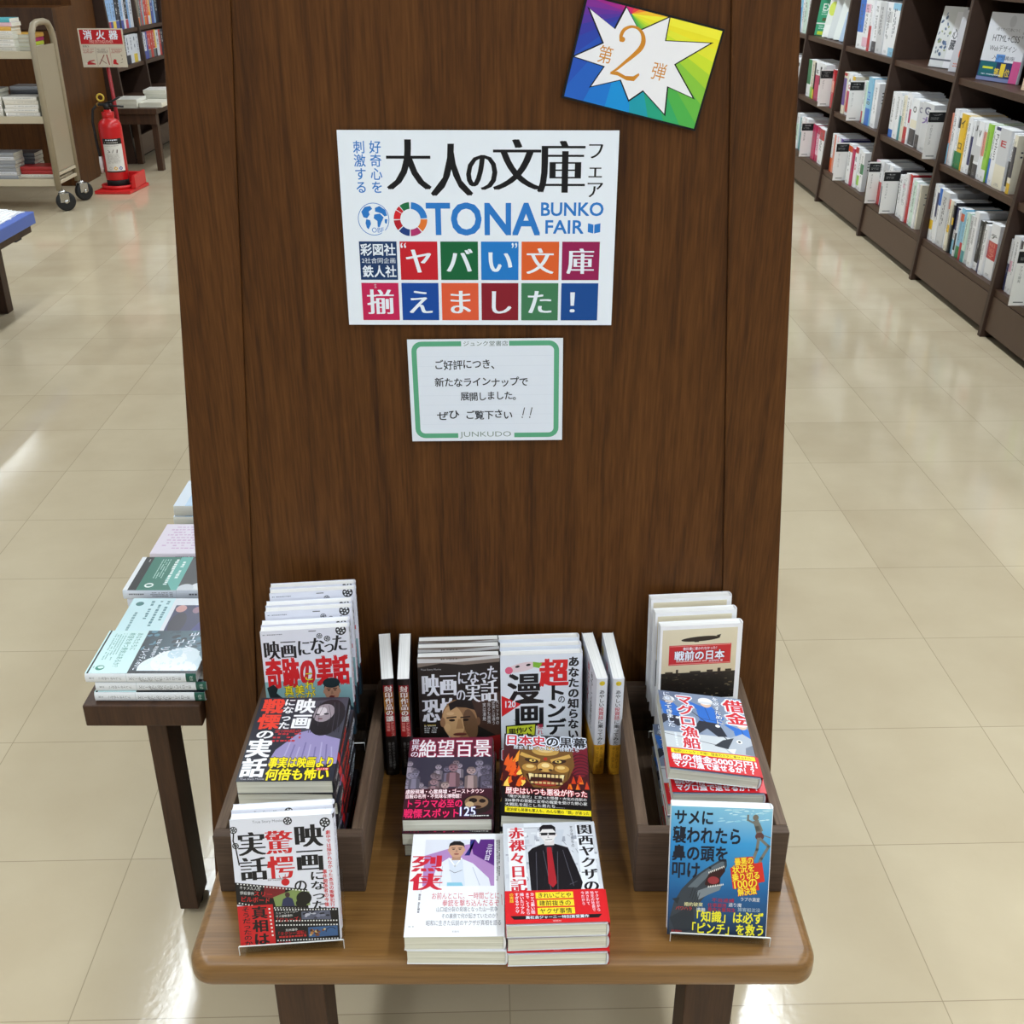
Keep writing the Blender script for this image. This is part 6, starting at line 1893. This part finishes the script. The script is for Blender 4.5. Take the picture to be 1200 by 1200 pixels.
# face-out books on the upper shelf
def face_out(key, w, h, t, art, base, x, y, z, yaw, tilt, label, spine=None):
    book_meshes(key, w, h, t, art, spine, base, 'pages_w')
    THICK[key] = t
    return place_book('book', key, pose(x, y, z + t * math.sin(math.radians(tilt)), yaw, tilt) @ Matrix.Translation((0, 0, -t)), label, 'face out books on the upper shelf')
a = Art(230, 250, (214, 216, 222))
a.ell(130, 30, 18, 22, (196, 198, 204)); a.t('1冊ですべて身につく', 48, 54, 130, 12, (100, 102, 112)); a.t('HTML+CSS', 40, 80, 150, 24, (50, 52, 62)); a.t('Webデザイン', 36, 116, 150, 24, (50, 52, 62)); a.rect(86, 150, 136, 182, (86, 140, 206)); a.t('入門講座', 62, 154, 130, 16, (70, 74, 90))
a.rect(0, 178, 230, 236, (28, 52, 96)); a.poly([(6, 180), (100, 180), (100, 234), (6, 234)], (28, 100, 110)); a.rect(24, 198, 84, 206, (206, 214, 60)); a.t('第', 92, 200, 30, 30, (226, 196, 60), .02); a.t('1', 126, 184, 24, 46, (232, 202, 60), .03); a.t('位', 154, 200, 28, 30, (226, 196, 60), .02); a.greek(24, 224, 140, 8, (200, 210, 220), 1); a.rect(186, 170, 230, 250, (200, 84, 138))
a.rect(0, 236, 186, 250, (120, 130, 170)); a.tv('の本', 196, 60, 12, 30, (70, 72, 80))
face_out('html', .23, .25, .016, a, (212, 216, 224), 1.885, 4.80, ZU + .001, -71, 6, 'white web design book with navy band and gold figure, facing out on the upper shelf')
a = Art(150, 250, (206, 208, 208))
r = random.Random(6)
for i in range(30):
    a.ell(r.uniform(8, 90), r.uniform(30, 200), r.uniform(4, 11), r.uniform(3, 8), r.choice(((96, 116, 150), (150, 158, 120), (120, 130, 140), (70, 90, 120))), r.uniform(0, 180), n=10)
a.rect(94, 20, 150, 250, (222, 222, 226)); a.tv('心臓', 100, 86, 36, 90, (40, 42, 50), .02); a.rect(0, 215, 150, 222, (90, 92, 104))
face_out('leafy', .15, .25, .016, a, (214, 214, 220), 1.880, 5.36, ZU + .001, -70, 10, 'grey book with a blue and olive leaf pattern, facing out on the upper shelf')
a = Art(110, 245, (196, 196, 202)); a.ell(60, 170, 22, 26, (226, 110, 84)); a.greek(20, 210, 60, 20, (200, 110, 90), 2); a.tv('の本', 66, 40, 20, 40, (70, 72, 80))
face_out('coral', .11, .245, .016, a, (206, 206, 212), 1.885, 5.12, ZU + .001, -70, 8, 'grey book with a coral spot, facing out beside the upright on the upper shelf')
a = Art(130, 250, (226, 200, 170)); a.rect(40, 10, 130, 230, (236, 226, 206)); a.rect(30, 60, 70, 200, (150, 196, 90)); a.rect(74, 140, 120, 200, (236, 120, 60)); a.ell(100, 226, 18, 10, (226, 140, 140)); a.greek(44, 204, 70, 40, (120, 90, 90), 4)
face_out('citrus', .13, .25, .016, a, (226, 206, 180), 1.905, 4.40, ZU + .001, -74, 6, 'cream book with lime and orange blocks, facing out right of the web design book')
a = Art(120, 240, (60, 156, 116)); a.t('EX', 30, 60, 70, 40, (226, 236, 230), .02); a.greek(26, 104, 76, 26, (190, 220, 206), 2); a.rect(40, 140, 104, 158, (90, 96, 60)); a.rect(0, 168, 120, 176, (226, 232, 226)); a.rect(20, 216, 100, 236, (196, 214, 60)); a.greek(24, 184, 70, 26, (200, 230, 216), 2)
face_out('emerald', .125, .24, .016, a, (200, 220, 206), 1.878, 7.46, ZU + .001, -58, 8, 'emerald green book facing out on the upper shelf beside the panel')
a = Art(60, 230, (222, 228, 222)); a.ell(30, 70, 26, 40, (206, 220, 90)); a.rect(0, 160, 60, 230, (232, 236, 232))
face_out('lemon', .07, .23, .02, a, (216, 224, 216), 1.872, 7.25, ZU + .001, -52, 14, 'pale book with a lime spot, leaning right of the emerald one')
face_out('lean1', .07, .235, .022, Art(70, 235, (206, 212, 212)), (212, 216, 216), 1.872, 7.12, ZU + .001, -52, 16, 'pale grey book leaning on the upper shelf, second right of the emerald one')
face_out('lean2', .07, .22, .022, Art(70, 220, (220, 226, 222)), (222, 226, 224), 1.872, 6.99, ZU + .001, -52, 18, 'white green book leaning on the upper shelf, third right of the emerald one')
face_out('lean3', .08, .16, .02, Art(80, 160, (170, 192, 216)), (190, 206, 222), 1.872, 6.86, ZU + .001, -52, 18, 'short pale blue book leaning against the upright on the upper shelf')

# ------------------------------------------------------------------ books in the far left bookcase (spines face the other way)
LC = {'s': ((150, 190, 236), 'sky blue'), 'k': ((30, 34, 52), 'navy black'), 'w': ((224, 228, 238), 'white'), 'b': ((70, 84, 170), 'blue'), 'r': ((206, 60, 52), 'red'), 'o': ((236, 130, 60), 'orange'), 't': ((140, 130, 116), 'taupe'), 'y': ((236, 206, 70), 'yellow'), 'c': ((110, 190, 206), 'turquoise'), 'm': ((190, 70, 90), 'rose'), 'g': ((110, 120, 124), 'grey')}
def left_row(z, y0, y1, items, where, group, xin=.03):
    ts = [float(q.split()[1]) for q in items]
    k = (abs(y1 - y0) - .0006 * len(ts)) / sum(ts)
    y = y0
    for i, q in enumerate(items):
        c, t, h, foot = q.split()
        t = float(t) * k
        col, nm = LC[c]
        key = f'far_{where}_{i}'
        sp = Art(t * 1000, float(h), col)
        if foot != '-':
            sp.rect(0, float(h) * .7, t * 1000, float(h), LC[foot][0])
            sp.rect(0, float(h) * .68, t * 1000, float(h) * .7, (230, 230, 232))
        sp.greek(t * 300, float(h) * .1, t * 400, float(h) * .5, (90, 100, 130) if c in 'sw' else (220, 220, 220), 1, True, seed=i)
        book_meshes(key, .115, float(h) / 1000, t, None, sp, col, 'pages')
        x = LX0 + LLEAN * z - xin
        m = Matrix.Translation((x - .115, y + t, z + .0006)) @ Matrix(((1, 0, 0, 0), (0, 0, -1, 0), (0, 1, 0, 0), (0, 0, 0, 1)))
        d = f'{nm} book' + (f' with {LC[foot][1]} foot' if foot != '-' else '')
        place_book('book', key, m, f'{d}, {ORD[i]} {where}', group)
        y += t + .0006
G = 'books in the far left bookcase'
left_row(.836, 7.96, 8.55, ['s 22 190 m', 's 18 190 m', 's 18 190 b', 's 24 190 y', 'k 26 190 b', 'k 14 186 -', 's 22 188 b', 'w 16 186 -', 'k 22 186 m', 's 16 184 -', 'w 26 184 -'], 'on upper shelf left of upright, far bookcase', G)
left_row(.836, 8.59, 9.18, ['t 40 180 o', 'g 14 176 -', 'm 14 176 -', 'c 10 176 -', 'r 18 180 o', 'r 14 180 -', 'o 18 180 w', 'y 8 178 -', 'b 24 180 -', 's 14 176 -', 'k 30 176 -'], 'on upper shelf right of upright, far bookcase', G)
left_row(.614, 7.96, 8.55, ['w 26 182 m', 'w 14 182 r', 'k 5 180 -', 'w 18 182 m', 'w 12 180 -', 'k 7 180 -', 'w 22 184 k', 'w 20 184 w', 'w 22 184 y', 'w 14 180 -'], 'on lower shelf left of upright, far bookcase', G)
left_row(.614, 8.59, 9.18, ['c 18 182 w', 'k 6 176 -', 'w 18 178 b', 'b 12 180 -', 'r 18 182 g', 'r 18 182 -', 'r 18 182 g', 'y 10 182 k', 'w 22 176 -', 'r 14 176 -', 'k 24 176 -'], 'on lower shelf right of upright, far bookcase', G)
